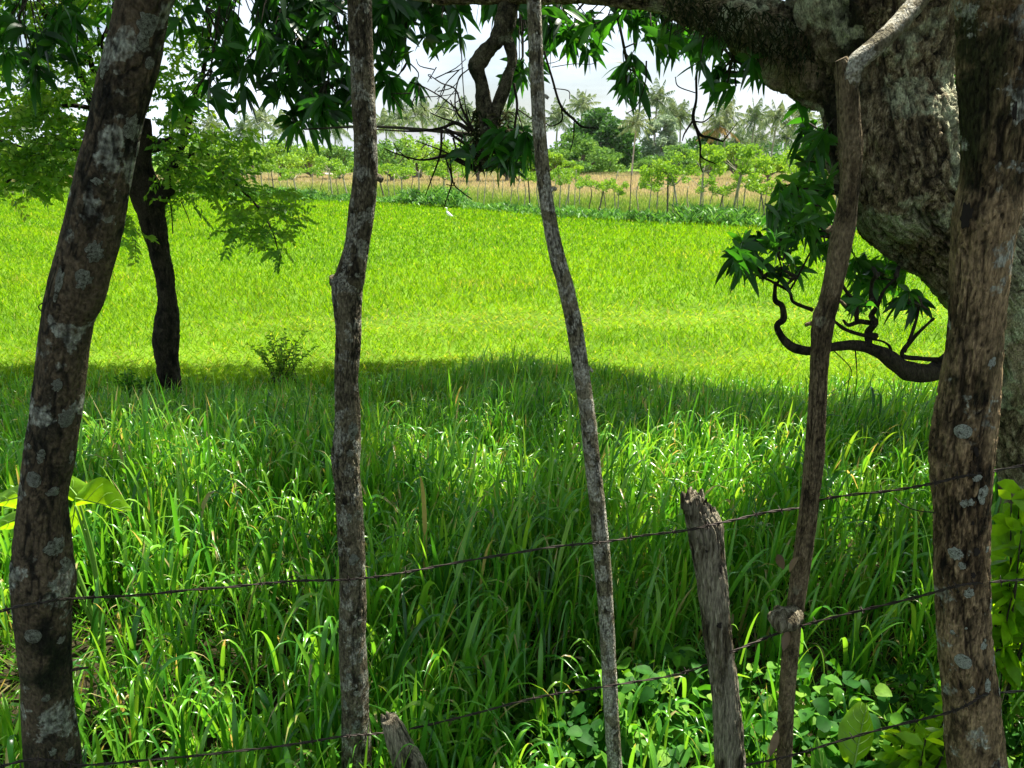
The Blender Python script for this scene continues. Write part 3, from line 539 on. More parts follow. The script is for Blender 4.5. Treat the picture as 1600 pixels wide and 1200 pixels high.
V, Fs = ptube([(1760, 950, MY + .3, 90), (1720, 700, MY + .2, 100), (1650, 420, MY + .25, 90), (1600, 200, MY + .3, 80), (1570, -50, MY + .5, 75), (1560, -350, MY + .9, 60)], 56, 160, amp=.08, freq=9, lump=.12, stretch=.5); mesh('limb', V, Fs, B_mango, mt)
V, Fs = ptube([(1400, 130, MY + .1, 70), (1310, 95, MY + .15, 78), (1235, 72, MY + .2, 60), (1165, 35, MY + .3, 42), (1080, 4, MY + .4, 30), (960, -12, MY + .5, 20), (850, -14, MY + .6, 16), (700, -6, MY + .8, 14), (560, -24, MY + 1, 12), (380, -30, MY + 1.3, 14), (200, -20, MY + 1.5, 10), (80, -60, MY + 1.6, 6)], 110, 600, amp=.12, freq=14, lump=.22, stretch=1, ridge=(.09, 6, 14), attr=mat_); mesh('bough', V, Fs, B_mango, mt, mat_[1])
V, Fs = ptube([(800, -8, MY + .7, 15), (792, 24, MY + .68, 17), (776, 60, MY + .66, 14), (757, 84, MY + .65, 13), (744, 104, MY + .64, 12), (752, 130, MY + .64, 9), (758, 170, MY + .62, 12), (763, 210, MY + .6, 12), (757, 245, MY + .6, 8), (750, 268, MY + .6, 4)], 28, 130, amp=.18, freq=26, lump=.25, stretch=1); mesh('hanging_limb', V, Fs, B_limb, mt)
V, Fs = ptube([(785, 40, MY + .66, 8), (800, 90, MY + .66, 8), (790, 130, MY + .64, 9), (775, 175, MY + .62, 9), (768, 200, MY + .6, 7)], 16, 50, amp=.15, freq=26, lump=.2); mesh('hanging_limb', V, Fs, B_limb, mt)
V, Fs = ptube([(1650, 510, MY - .02, 30), (1590, 530, MY - .05, 26), (1530, 552, MY - .1, 21), (1500, 560, MY - .1, 20), (1470, 575, MY - .15, 17), (1447, 583, MY - .2, 15), (1412, 574, MY - .2, 15), (1378, 552, MY - .2, 11), (1345, 541, MY - .2, 9), (1310, 541, MY - .2, 7), (1262, 548, MY - .2, 7), (1232, 538, MY - .2, 6), (1214, 511, MY - .2, 5), (1224, 498, MY - .2, 5), (1222, 478, MY - .2, 4.5), (1211, 468, MY - .2, 4), (1212, 440, MY - .2, 3)], 18, 150, amp=.1, freq=30, lump=.25, stretch=1); mesh('low_branch', V, Fs, B_small, mt)
mb = MB()
low = [[(1358, 541, 7), (1358, 520, 6), (1366, 505, 5), (1362, 490, 5), (1370, 478, 5), (1380, 455, 4), (1400, 432, 3)], [(1368, 525, 7), (1345, 523, 4), (1322, 516, 4), (1300, 505, 3)],
       [(1392, 560, 3), (1391, 545, 3), (1380, 533, 3), (1362, 530, 2)], [(1362, 505, 4), (1345, 503, 4), (1325, 505, 3), (1316, 502, 2)], [(1470, 562, 6), (1440, 558, 4), (1410, 551, 5), (1425, 530, 4), (1440, 512, 3), (1460, 500, 3)],
       [(1412, 550, 3), (1425, 515, 2.5), (1432, 490, 2), (1436, 470, 1.5)], [(1338, 500, 4), (1335, 475, 4), (1320, 450, 3), (1310, 430, 2.5)], [(1268, 484, 4), (1240, 470, 3.5), (1232, 455, 3), (1215, 445, 3), (1190, 435, 2.5), (1168, 425, 2)],
       [(1215, 445, 2.5), (1222, 420, 2), (1215, 395, 2)], [(1370, 480, 3), (1362, 455, 2.5), (1370, 430, 2)], [(1336, 545, 1.2), (1338, 590, 1), (1336, 620, .8)], [(1300, 545, 1), (1330, 580, .8), (1312, 612, .6)], [(1235, 455, 2), (1245, 430, 2), (1262, 400, 2), (1280, 370, 1.5)]]
for q in low:
    V, Fs = ptube([(a_ + random.gauss(0, 1.5), b_ + random.gauss(0, 1.5), MY - .2 + random.gauss(0, .03), r_ * random.uniform(.65, .95)) for a_, b_, r_ in q], 9, len(q) * 7, amp=.14, freq=34, lump=.18, stretch=1); mb.add(V, Fs)
mb.build('side_twigs', B_small, mt)
# high spreading boughs that carry the crown above the frame
mb = MB(); top0 = P(1330, -330, MY + .4); top1 = P(1560, -350, MY + .9)
ends = [(-8, 3, 6.2), (-6, 7.5, 5.8), (-2, 10.5, 6.3), (2.5, 11, 6.2), (6, 9, 6.2), (12, 4, 6.5), (11, 8, 6.3), (8, -2.5, 7), (-1, -3.5, 7), (-6, -2, 6.6), (1, 5, 7.4), (-3, 4, 7)]
for e_ in ends:
    s_ = top0 if e_[0] < 4 else top1; e_ = np.array(e_, float); md = s_ * .55 + e_ * .45 + np.array([0, 0, .55])
    V, Fs = tube([s_, s_ * .8 + md * .2 + [0, 0, .2], md, e_ * .8 + md * .2, e_], [.15, .13, .085, .05, .02], 12, 30, .08, 8, lump=.2); mb.add(V, Fs)
mb.build('high_boughs', B_mango, mt)

def rosettes(centres, nl=(7, 12), Lr=(.13, .2), Wr=.26, rndc=.4, segs=5, droop=(.25, .9), up=None, fold=.18):
    B, D, Ln, W, dr, rr = [], [], [], [], [], []
    for c in centres:
        k = random.randint(*nl); ax_ = unit(np.array([random.gauss(0, .5), random.gauss(0, .5), -.15 + random.gauss(0, .55)])) if up is None else up
        r0 = np.clip(random.gauss(rndc, .18), 0, .95)
        for j in range(k):
            a_ = j * 2.4 + random.random() * .5; u_ = unit(np.cross(ax_, [.3, .9, .2])); v_ = np.cross(ax_, u_); sp_ = random.uniform(.45, 1.5)
            d = ax_ + (u_ * math.cos(a_) + v_ * math.sin(a_)) * sp_; B.append(np.array(c) - ax_ * .015 * (j % 4)); D.append(d)
            l_ = random.uniform(*Lr); Ln.append(l_); W.append(l_ * Wr * random.uniform(.8, 1.15)); dr.append(random.uniform(*droop)); rr.append(np.clip(r0 + random.gauss(0, .1), 0, 1))
    return strips(np.array(B), np.array(D), np.array(Ln), np.array(W), np.array(dr), segs, 'leaf', fold, np.array(rr))
# visible leaf clusters: (cx,cy,rx,ry,Y,count,brightness)
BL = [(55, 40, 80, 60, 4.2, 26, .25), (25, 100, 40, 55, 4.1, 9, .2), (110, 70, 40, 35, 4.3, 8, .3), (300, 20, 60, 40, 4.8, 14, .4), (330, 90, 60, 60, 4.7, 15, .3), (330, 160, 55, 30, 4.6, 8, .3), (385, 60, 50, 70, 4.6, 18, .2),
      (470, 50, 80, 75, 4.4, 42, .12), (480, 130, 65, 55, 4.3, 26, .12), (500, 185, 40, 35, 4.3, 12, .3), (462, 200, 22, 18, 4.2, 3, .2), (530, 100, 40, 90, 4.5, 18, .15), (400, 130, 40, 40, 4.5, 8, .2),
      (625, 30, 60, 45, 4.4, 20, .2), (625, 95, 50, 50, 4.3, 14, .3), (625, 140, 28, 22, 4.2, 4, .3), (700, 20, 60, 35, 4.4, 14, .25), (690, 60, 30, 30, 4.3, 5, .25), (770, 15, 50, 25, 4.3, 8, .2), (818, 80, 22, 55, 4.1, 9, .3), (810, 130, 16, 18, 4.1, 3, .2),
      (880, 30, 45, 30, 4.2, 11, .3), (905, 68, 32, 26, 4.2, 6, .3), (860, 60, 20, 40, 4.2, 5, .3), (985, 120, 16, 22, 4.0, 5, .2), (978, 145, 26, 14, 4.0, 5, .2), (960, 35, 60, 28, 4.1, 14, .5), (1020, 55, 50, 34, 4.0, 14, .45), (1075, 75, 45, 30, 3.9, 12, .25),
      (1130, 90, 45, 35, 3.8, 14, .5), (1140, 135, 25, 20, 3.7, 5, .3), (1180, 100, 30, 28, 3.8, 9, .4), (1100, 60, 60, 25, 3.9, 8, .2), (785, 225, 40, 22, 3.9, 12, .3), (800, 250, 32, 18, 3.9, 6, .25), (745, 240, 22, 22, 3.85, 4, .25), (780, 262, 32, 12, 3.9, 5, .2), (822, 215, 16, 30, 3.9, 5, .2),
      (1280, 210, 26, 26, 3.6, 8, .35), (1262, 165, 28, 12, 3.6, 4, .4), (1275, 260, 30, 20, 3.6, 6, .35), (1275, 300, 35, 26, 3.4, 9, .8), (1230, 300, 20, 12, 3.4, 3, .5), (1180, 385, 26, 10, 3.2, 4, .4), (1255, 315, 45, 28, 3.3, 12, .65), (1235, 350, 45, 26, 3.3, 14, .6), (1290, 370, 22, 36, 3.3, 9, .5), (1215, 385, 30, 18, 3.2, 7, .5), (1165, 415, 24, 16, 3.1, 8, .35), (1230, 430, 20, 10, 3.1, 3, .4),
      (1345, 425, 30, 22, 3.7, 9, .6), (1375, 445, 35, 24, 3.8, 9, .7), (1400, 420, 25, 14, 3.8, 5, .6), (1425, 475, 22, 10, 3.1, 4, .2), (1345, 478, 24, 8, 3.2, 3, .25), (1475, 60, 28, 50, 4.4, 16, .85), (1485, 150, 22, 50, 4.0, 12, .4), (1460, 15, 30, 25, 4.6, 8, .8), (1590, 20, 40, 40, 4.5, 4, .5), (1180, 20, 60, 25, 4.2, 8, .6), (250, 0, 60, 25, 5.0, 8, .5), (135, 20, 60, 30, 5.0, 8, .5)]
cr_ = MB(); tw = MB()
for (cx, cy, rx, ry, Yd, cnt_, br) in BL:
    if cy < 206 and cx < 1110 and not (730 < cx < 830 and cy > 150): Yd *= 1.45
    C = []
    for k in range(int(cnt_ * (1.0 if cnt_ < 7 else ((.68 if cx < 430 or cx > 540 else .95) if cy < 110 else 1.0)))):
        for _ in range(20):
            u_, v_ = random.uniform(-1, 1), random.uniform(-1, 1)
            if u_ * u_ + v_ * v_ < 1: break
        C.append(P(cx + u_ * rx, cy + v_ * ry - 8, Yd + random.uniform(-.5, .5)))
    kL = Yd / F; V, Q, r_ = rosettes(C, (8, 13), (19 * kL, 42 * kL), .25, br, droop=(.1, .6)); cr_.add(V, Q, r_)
    hub = P(cx + random.uniform(-15, 15), cy - ry * .9 - 25, Yd) if cy < 190 else P(cx + 14, cy + 2, Yd)
    if cy >= 190:
        an = min(((757, 235, 3.9), (762, 212, 3.9), (1335, 200, 3.25), (1340, 300, 3.25), (1215, 395, 3.1), (1190, 435, 3.1), (1310, 430, 3.1), (1400, 432, 3.1), (1436, 470, 3.1), (1370, 430, 3.1)), key=lambda q: abs(q[0] - cx) + abs(q[1] - cy)); ap = P(*an)
        V, Fs = tube([ap, (ap + hub) / 2 + [0, .02, .03], hub], [.010, .008, .006], 7, 9, .08, 20); tw.add(V, Fs)
    hi = P(cx + random.uniform(-60, 60), -60, Yd + .2) if cy < 190 else None
    if hi is not None:
        V, Fs = tube([hi, (hi + hub) / 2 + [0.03, 0, .02], hub], [.012, .010, .008], 6, 8); tw.add(V, Fs)
    for c in C:
        md = (hub + c) / 2 + np.array([random.gauss(0, .03), random.gauss(0, .03), random.gauss(.0, .03)])
        V, Fs = tube([hub, md, c], [.006, .0045, .003], 5, 7); tw.add(V, Fs)
# crown over and in front of the frame (throws the shade)
def edge(x): return np.interp(x, [-12, -6.5, -2.2, -1.2, 1.4, 2.0, 3.5, 8], [9.9, 9.9, 9.9, 10.1, 9.8, 8.3, 7.7, 7.5])  # unseen upper crown is trimmed so its shadow stops at this line
HOLES = [(-.35, 4.7, .75, 1.0), (-1.5, 2.9, .75, .7), (-.4, 3.2, .25, .5), (1.3, 4.4, .5, .35), (-2.6, 4.6, .5, .6), (-.9, 7.0, .3, .45), (1.9, 2.3, .5, .35), (-.9, 2.1, .55, .3), (.6, 2.1, .35, .3), (-1.9, 3.9, .35, .4), (-4, 3.5, .8, .5), (-2.05, 2.55, .5, .45), (.54, 1.7, .3, .25)]  # gaps cut in the unseen crown so sun patches reach the grass
cc = []
gxs = RG.uniform(-10, 15, 7600); gys = RG.uniform(-6, 13, 7600); gzs = RG.uniform(5.0, 8.6, 7600)
for a_, b_, c_ in zip(gxs, gys, gzs):
    if ((a_ - 2.5) / 13) ** 2 + ((b_ - 3.0) / 10.6) ** 2 > 1: continue
    if c_ - .45 < CAMZ + b_ * .20 + .15: continue
    sx, sy = a_ - S[0] / S[2] * (c_ - .4), b_ - S[1] / S[2] * (c_ - .4)
    if a_ < -1.2 and 7.8 < b_ < 9.9 and (a_ < -4.5 or random.random() < .8): continue  # crown thinned here to let sun onto the small tree
    if sy > edge(sx) - .25: continue
    if sy < 4.3 and random.random() < .4: continue
    cc.append((a_, b_, c_))
cc = np.array(cc); per = 42; m_ = len(cc) * per
b_ = np.repeat(cc, per, 0) + RG.normal(size=(m_, 3)) * [.36, .36, .26]
D = RG.normal(size=(m_, 3)) * [1, 1, .5]; D[:, 2] -= .35
gr = .55; sx = b_[:, 0] - S[0] / S[2] * (b_[:, 2] - gr); sy = b_[:, 1] - S[1] / S[2] * (b_[:, 2] - gr)
ok = (sy < edge(sx) + .15 * RG.normal(size=m_)) & (b_[:, 2] - .2 > CAMZ + b_[:, 1] * .18)
for (hx, hy, ra, rb) in HOLES: ok &= ~((((sx - hx) / ra) ** 2 + ((sy - hy) / rb) ** 2 < 1) & (RG.random(m_) < .93))
lf = .75 * vnoise(np.stack([sx * 1.3, sy * 1.3, sx * 0 + 2.2], -1)) + .55 * vnoise(np.stack([sx * 3.4, sy * 3.4, sx * 0 + 8], -1)) + .16 + .12 * (1 - ss(2.6, 3.4, sy)) - .95 * ss(4.0, 5.0, sy) + .3 * np.exp(-((sx + 1.2) / 1.0) ** 2 - ((sy - 2.6) / .8) ** 2) + .3 * np.exp(-((sx + .2) / .8) ** 2 - ((sy - 4.6) / .8) ** 2)  # noise gaps shaped in shadow space, dappling the sun below
print('canopy', len(cc), m_)
ok &= ~((lf > .16) & (RG.random(m_) < .97))
b_, D = b_[ok], D[ok]; m_ = len(b_)
V, Q, r_ = strips(b_, D, RG.uniform(.19, .29, m_), RG.uniform(.065, .10, m_), RG.uniform(.1, .6, m_), 2, 'leaf', 0, np.clip(.35 + .22 * RG.normal(size=m_), 0, 1)); cr_.add(V, Q, r_)
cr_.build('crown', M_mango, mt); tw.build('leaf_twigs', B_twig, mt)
# hanging moss and root hairs on the bough
n = 1500; qx = RG.uniform(1040, 1330, n); yc = np.interp(qx, [985, 1080, 1160, 1225, 1330], [2, 10, 32, 62, 96]); rw = np.interp(qx, [985, 1080, 1160, 1225, 1330], [26, 32, 42, 60, 62])
qy = yc + rw * RG.uniform(-.6, .95, n); Bp = np.array([P(a_, b2, MY + .2 - .17 * math.sqrt(max(0, 1 - ((b2 - c2) / r2) ** 2))) for a_, b2, c2, r2 in zip(qx, qy, yc, rw)])
V, Q, r_ = strips(Bp, RG.normal(size=(n, 3)) * [.6, .5, .5] + [0, -.4, -.3], RG.uniform(.015, .055, n), RG.uniform(.003, .008, n), RG.uniform(.4, 1.2, n), 4, 'blade', 0)
mesh('hanging_moss', V, Q, M_moss, mt, r_)
n = 700; qx = RG.uniform(738, 795, n); qy = RG.uniform(170, 262, n); Bp = np.array([P(a_, b2, MY + .58 + .08 * random.random()) for a_, b2 in zip(qx, qy)])
V, Q, r_ = strips(Bp, RG.normal(size=(n, 3)), RG.uniform(.02, .06, n), RG.uniform(.004, .012, n), RG.uniform(.2, .8, n), 3, 'blade', 0); mesh('hanging_moss', V, Q, M_moss, mt, r_)
# fern tuft between limb and right trunk
n = 260; Bp = np.array([P(RG.uniform(1455, 1500), RG.uniform(120, 215), MY - .05) for _ in range(n)])
V, Q, r_ = strips(Bp, RG.normal(size=(n, 3)) * [.8, .4, .4] + [0, -.3, -.5], RG.uniform(.06, .16, n), RG.uniform(.008, .014, n), RG.uniform(.2, .8, n), 4, 'blade', .1, np.full(n, .25)); mesh('fern_tuft', V, Q, M_mango, mt, r_)
# bare twigs
mb = MB()
bt = [[(745, 265, 5), (715, 250, 4.5), (700, 243, 3.5), (660, 250, 2), (625, 242, 1.5), (600, 232, 1)], [(735, 205, 4), (712, 192, 3.5), (690, 200, 2.5), (650, 205, 2), (600, 203, 1.2), (570, 200, 1)], [(705, 243, 2), (690, 235, 1.5), (650, 220, 1)], [(690, 200, 2.5), (688, 240, 2), (676, 275, 1.5), (664, 307, 1)], [(695, 243, 1.5), (706, 280, 1.5), (700, 305, 1.3), (692, 328, .8)],
      [(703, 245, 1.6), (708, 285, 1.4), (722, 300, 1.2), (738, 312, .8)], [(697, 288, 1), (708, 290, 1.2), (711, 284, 1)], [(740, 205, 3), (722, 170, 2.5), (712, 140, 2), (690, 130, 1.5), (672, 118, 1)], [(735, 200, 2.5), (712, 170, 2), (716, 125, 1.6), (732, 108, 1.2)], [(715, 172, 2), (690, 152, 1.6), (660, 135, 1.2), (640, 128, 1)],
      [(716, 192, 2), (690, 184, 1.6), (672, 176, 1)], [(725, 215, 3), (705, 205, 2.5), (694, 200, 2)], [(735, 230, 3), (712, 215, 2.5), (696, 202, 2)], [(712, 140, 1.3), (695, 160, 1), (680, 178, .8)], [(655, 152, 1), (690, 150, 1), (718, 145, 1.2)], [(735, 205, 2), (725, 150, 1.3), (720, 60, 1)], [(708, 215, 2), (712, 235, 1.4), (703, 243, 1)], [(640, 250, 1.4), (622, 235, 1), (614, 222, .8)], [(655, 250, 1), (670, 242, .8), (682, 232, .7)],
      [(850, 80, 3), (862, 120, 3.2), (876, 165, 3), (897, 187, 2.6), (910, 198, 2), (930, 200, 1.2)], [(877, 168, 1.8), (878, 188, 1.6), (862, 197, 1.2), (852, 192, 1)], [(864, 138, 1.3), (888, 142, 1.3), (890, 155, 1)], [(897, 190, 1.6), (896, 215, 1.2), (890, 240, .8)], [(862, 105, 1.3), (895, 100, 1.2), (925, 100, 1), (938, 90, .8)], [(852, 100, 1.4), (870, 96, 1), (885, 84, .8)],
      [(1092, 95, 3), (1088, 120, 3), (1088, 155, 3), (1083, 185, 3.4), (1094, 210, 2.6), (1110, 215, 2.2), (1130, 221, 2)], [(1085, 190, 2.4), (1094, 225, 2), (1096, 245, 1.6), (1118, 256, 1)], [(1083, 188, 2), (1070, 208, 1.5), (1066, 220, 1)], [(1086, 190, 1.8), (1100, 190, 1.5), (1115, 178, 1)], [(1130, 221, 1.4), (1142, 205, 1), (1152, 192, .7)], [(1086, 145, 1.4), (1060, 135, 1.2), (1055, 120, 1)], [(1094, 225, 1.5), (1094, 255, 1.2), (1098, 270, .8)],
      [(1010, 95, 1.8), (1008, 130, 1.6), (995, 165, 1.4), (978, 178, 1)], [(803, 130, 3), (808, 165, 3), (804, 200, 2.4), (802, 240, 1.6)], [(808, 170, 1.6), (830, 185, 1.2), (845, 190, .8)], [(808, 172, 1.4), (818, 205, 1.1), (826, 222, .8)], [(1150, 135, 2), (1148, 110, 2), (1146, 60, 2.4)], [(1265, 148, 2), (1272, 170, 1.6), (1290, 178, 1.2)]]
GRP = [MB() for _ in range(7)]; gi = [0] * 19 + [1] * 5 + [2] * 7 + [3] + [4] * 3 + [5, 6]
for q, g_ in zip(bt, gi):
    V, Fs = ptube([(a_, b2, 3.85, r2 * .72) for a_, b2, r2 in q], 6, None, lump=.25, freq=20); GRP[g_].add(V, Fs)
for g_ in GRP[1:]: g_.build('bare_twigs', B_small, mt)
mb = GRP[0]
for k in range(26):
    a_, b2 = random.uniform(610, 735), random.uniform(105, 235); dx, dy = random.gauss(0, 22), random.gauss(8, 24)
    V, Fs = ptube([(a_, b2, 3.9, 1), (a_ + dx * .5 + random.gauss(0, 6), b2 + dy * .5, 3.88, .8), (a_ + dx, b2 + dy + random.gauss(0, 5), 3.88, .5)], 5, 7); mb.add(V, Fs)
mb.build('bare_twigs', B_small, mt)

# ---------------------------------------------------------------- small dark tree with feathery leaves at left
ST = 7.9; sb = G(262, 645); sb[1] = ST
st_ = thing('small_tree', 'small dark crooked tree with feathery light green leaves, behind the leaning lichen trunk', 'tree', (P(262, 640, ST)[0], ST, float(gz(-3.4, ST))))
V, Fs = ptube([(262, 668, ST, 27), (264, 640, ST, 19), (264, 600, ST, 18), (262, 560, ST, 18), (261, 530, ST, 19), (263, 490, ST, 18), (258, 440, ST, 16), (250, 400, ST, 16), (243, 367, ST, 18), (236, 333, ST, 20), (228, 300, ST, 24), (224, 265, ST, 17), (226, 233, ST, 14), (228, 205, ST, 11), (230, 185, ST, 6)], 60, 260, amp=.10, freq=9, lump=.22, stretch=.7, ridge=(.10, 3, 7)); mesh('trunk', V, Fs, B_small, st_)
mb = MB()
for q in [[(245, 318, 12), (262, 295, 13), (264, 278, 8), (278, 245, 6), (290, 205, 6), (302, 165, 5), (318, 110, 4), (330, 20, 4)], [(238, 232, 8), (252, 226, 9), (262, 222, 6), (267, 215, 2)], [(225, 240, 8), (185, 210, 8), (150, 170, 8), (125, 115, 7), (95, 60, 6), (70, 20, 5), (50, -40, 4)], [(190, 210, 6), (160, 150, 5), (130, 60, 4), (112, 0, 4)],
          [(215, 300, 5), (150, 245, 4), (100, 232, 4), (60, 240, 3), (10, 285, 2)], [(262, 285, 3), (300, 270, 2.5), (330, 255, 2), (355, 250, 1)], [(262, 280, 2.5), (310, 235, 2), (345, 265, 2), (370, 290, 2), (400, 320, 1.6), (425, 360, 1.2), (436, 400, .8)], [(150, 170, 4), (110, 165, 3), (60, 170, 2.5), (0, 178, 2)], [(370, 290, 1.6), (410, 300, 1.4), (445, 312, 1)],
          [(120, 105, 4), (160, 60, 3), (175, 20, 3), (185, -30, 2)], [(60, 240, 2), (20, 225, 2), (-20, 215, 1.6)], [(205, 190, 4), (180, 150, 3), (165, 95, 3), (150, 30, 2)], [(265, 310, 1), (268, 330, 1), (270, 365, .7)], [(283, 315, 1), (292, 335, .8), (298, 352, .6)]]:
    V, Fs = ptube([(a_, b2, ST + random.uniform(-.15, .15), r2) for a_, b2, r2 in q], 9, None, amp=.06, freq=14, lump=.2); mb.add(V, Fs)
mb.build('branches', B_small, st_)
FB = [(40, 200, 90, 60, 150), (60, 130, 90, 60, 110), (30, 260, 60, 35, 65), (100, 220, 50, 50, 70), (60, 285, 50, 14, 26), (100, 275, 45, 16, 28), (165, 100, 40, 60, 40), (140, 60, 60, 50, 32), (20, 40, 50, 60, 40), (290, 190, 60, 70, 70), (300, 250, 50, 45, 62), (330, 285, 45, 25, 40), (350, 260, 40, 25, 24), (380, 225, 25, 30, 16), (260, 120, 50, 60, 36),
      (395, 340, 40, 30, 42), (430, 315, 30, 22, 26), (425, 380, 20, 24, 18), (370, 350, 25, 18, 14), (445, 340, 18, 25, 8), (195, 345, 20, 20, 12), (205, 370, 18, 14, 6), (40, -60, 160, 80, 160), (250, -60, 140, 90, 130), (300, 60, 60, 60, 24), (285, 310, 30, 12, 8)]
B, D, Ln, W, rr = [], [], [], [], []
twb = MB()
for (cx, cy, rx, ry, cnt_) in FB:
    for k in range(cnt_):
        while True:
            u_, v_ = random.uniform(-1, 1), random.uniform(-1, 1)
            if u_ * u_ + v_ * v_ < 1: break
        c = P(cx + u_ * rx, cy + v_ * ry, ST + random.uniform(-.7, .7)); d = unit(np.array([random.gauss(0, 1), random.gauss(0, 1), random.gauss(-.1, .45)])); ln = random.uniform(.16, .3); s_ = unit(np.cross(d, [0, 0, 1]) + np.array([0, 0, random.gauss(0, .4)]))
        e_ = c + d * ln; e_[2] -= ln * .2
        if k % 2 == 0: V, Fs = tube([c, (c + e_) / 2, e_], [.003, .0025, .0015], 4, 4, cap=False); twb.add(V, Fs)
        r0 = np.clip(random.gauss(.5, .2), 0, 1)
        for j in range(8):
            f = (j + .5) / 8; p_ = c + d * ln * f; p_[2] -= ln * .2 * f * f
            for sg in (1, -1):
                B.append(p_); D.append(s_ * sg + d * .45 + [0, 0, random.gauss(-.15, .3)]); Ln.append(random.uniform(.045, .08)); W.append(.031); rr.append(np.clip(r0 + random.gauss(0, .1), 0, 1))
V, Q, r_ = strips(np.array(B), np.array(D), np.array(Ln), np.array(W), RG.random(len(B)) * .4, 2, 'leaf', 0, np.array(rr)); mesh('crown', V, Q, M_fine, st_, r_)
twb.build('leaf_twigs', B_twig, st_)

# ---------------------------------------------------------------- single plants in the grass
def weed(name, label, px, py, Yd, wpx, hpx, nst, lr, mat, cat='plant'):
    base = P(px, py, Yd); base[2] = float(gz(base[0], base[1])); t = thing(name, label, cat, base); sc = dep(P(px, py, Yd)) / F; top = P(px, py - hpx, Yd)[2]; H = top - base[2]
    ms = MB(); B, D, Ln, W = [], [], [], []
    for k in range(nst):
        e_ = base + np.array([random.uniform(-.5, .5) * wpx * sc, random.uniform(-.3, .3) * wpx * sc, H * random.uniform(.6, 1)]); md = (base + e_) / 2 + [random.gauss(0, .03), 0, .03]
        b2_ = base + np.array([random.uniform(-.35, .35) * wpx * sc, random.uniform(-.1, .1), 0]); V, Fs = tube([b2_, md, e_], [.005, .004, .002], 5, 8); ms.add(V, Fs); C = catmull([base, md, e_], 16)
        for q in range(5, 16):
            for _ in range(3): B.append(C[q]); D.append(np.array([random.gauss(0, 1), random.gauss(0, 1), random.gauss(.25, .4)])); Ln.append(random.uniform(*lr)); W.append(Ln[-1] * .42)
    ms.build('stem', B_twig, t); V, Q, r_ = strips(np.array(B), np.array(D), np.array(Ln), np.array(W), RG.random(len(B)) * .4, 3, 'leaf', .1); mesh('leaves', V, Q, mat, t, r_); return t
weed('weed_shrub', 'small leafy weed standing alone at the edge of the shade, left of the kinked trunk', 440, 600, 8.7, 100, 80, 22, (.03, .06), M_fine, 'shrub')
weed('weed_shrub', 'low dark weed clump on the left of the foot of the small dark tree', 215, 640, 7.7, 60, 60, 22, (.035, .06), M_vine, 'shrub')
weed('weed_shrub', 'few low leafy shoots on the right of the foot of the small dark tree', 295, 650, 7.6, 40, 30, 9, (.04, .07), M_vine, 'shrub')
weed('leafy_sapling', 'bright pointed-leaf sapling between the peeling trunk and the right edge', 1596, 880, 2.3, 80, 130, 8, (.07, .13), M_broad, 'sapling')
weed('leafy_sapling', 'low light green sprouts at the foot of the lopped brown trunk, bottom right', 1440, 1200, 1.9, 110, 100, 10, (.04, .08), M_broad, 'sapling')

def bigleaf(parent, outline, Yf, tilt, mat, name='leaf', bow=.02, rr=.5):
    """one broad leaf: midrib from base to tip pixels, half width profile in px"""
    (bx, by), (tx, ty), prof, n = outline; V = []; K = len(prof)
    for i_, (wl, wr) in enumerate(prof):
        f = i_ / (K - 1); cx, cy = bx + (tx - bx) * f, by + (ty - by) * f; nx_, ny_ = -(ty - by), (tx - bx); l_ = math.hypot(nx_, ny_); nx_, ny_ = nx_ / l_, ny_ / l_
        for j in range(-n, n + 1):
            g_ = j / n; wv = wl if j < 0 else wr; q = P(cx + nx_ * g_ * wv, cy + ny_ * g_ * wv, Yf + tilt * (f - .5))
            q[1] += bow * (abs(g_) ** 1.5) * (1 + .25 * math.cos(i_ * 2.2)) - bow * .6 * f * f; q[2] += .006 * math.sin(g_ * 9 + i_ * 1.7) * abs(g_); V.append(q)
    c = 2 * n + 1; Q = [(i_ * c + j, i_ * c + j + 1, (i_ + 1) * c + j + 1, (i_ + 1) * c + j) for i_ in range(K - 1) for j in range(c - 1)]
    o = mesh(name, np.array(V), [Q], mat, parent, np.full(len(V), rr)); mod = o.modifiers.new('sub', 'SUBSURF'); mod.levels = mod.render_levels = 2
    mv = MB(); mid = [V[i_ * c + n] + np.array([0, -.002, 0]) for i_ in range(K)]; V2, F2 = tube(mid, np.linspace(.003, .001, K), 6, 14); mv.add(V2, F2)
    for i_ in range(1, K - 1):
        for s_ in (-1, 1):
            e_ = min(K - 1, i_ + 1); V2, F2 = tube([V[i_ * c + n] + [0, -.0015, 0], (V[i_ * c + n + s_ * (n // 2)] + V[e_ * c + n + s_ * (n // 2)]) / 2 + [0, -.0015, 0], V[e_ * c + n + s_ * (n - 1)] + [0, -.0015, 0]], [.0014, .001, .0006], 5, 6); mv.add(V2, F2)
    mv.build('leaf_vein', M_rib, o); return o
M_rib = leafmat('leaf_rib', [(.2, .38, .06), (.25, .42, .08)], (1, 1, 1), .3, .5, .3)
YE = 2.7; el = P(120, 900, YE); eb = np.array([el[0], YE + .1, float(gz(el[0], YE))])
ee = thing('elephant_ear_plant', 'broad heart-shaped glowing leaves showing on both sides of the leaning trunk', 'plant', eb)
bigleaf(ee, ((118, 778), (205, 797), [(10, 20), (36, 5), (38, 4), (26, 8), (14, 8), (1, 1)], 4), YE, .1, M_broad)
bigleaf(ee, ((122, 776), (96, 742), [(18, 20), (22, 18), (14, 12), (1, 1)], 4), YE + .05, .05, M_broad)
bigleaf(ee, ((50, 772), (-20, 788), [(12, 14), (22, 20), (20, 16), (10, 8), (1, 1)], 4), YE - .1, .1, M_broad)
bigleaf(ee, ((118, 790), (112, 832), [(6, 8), (14, 12), (10, 8), (1, 1)], 4), YE + .05, .05, M_broad, rr=.2)
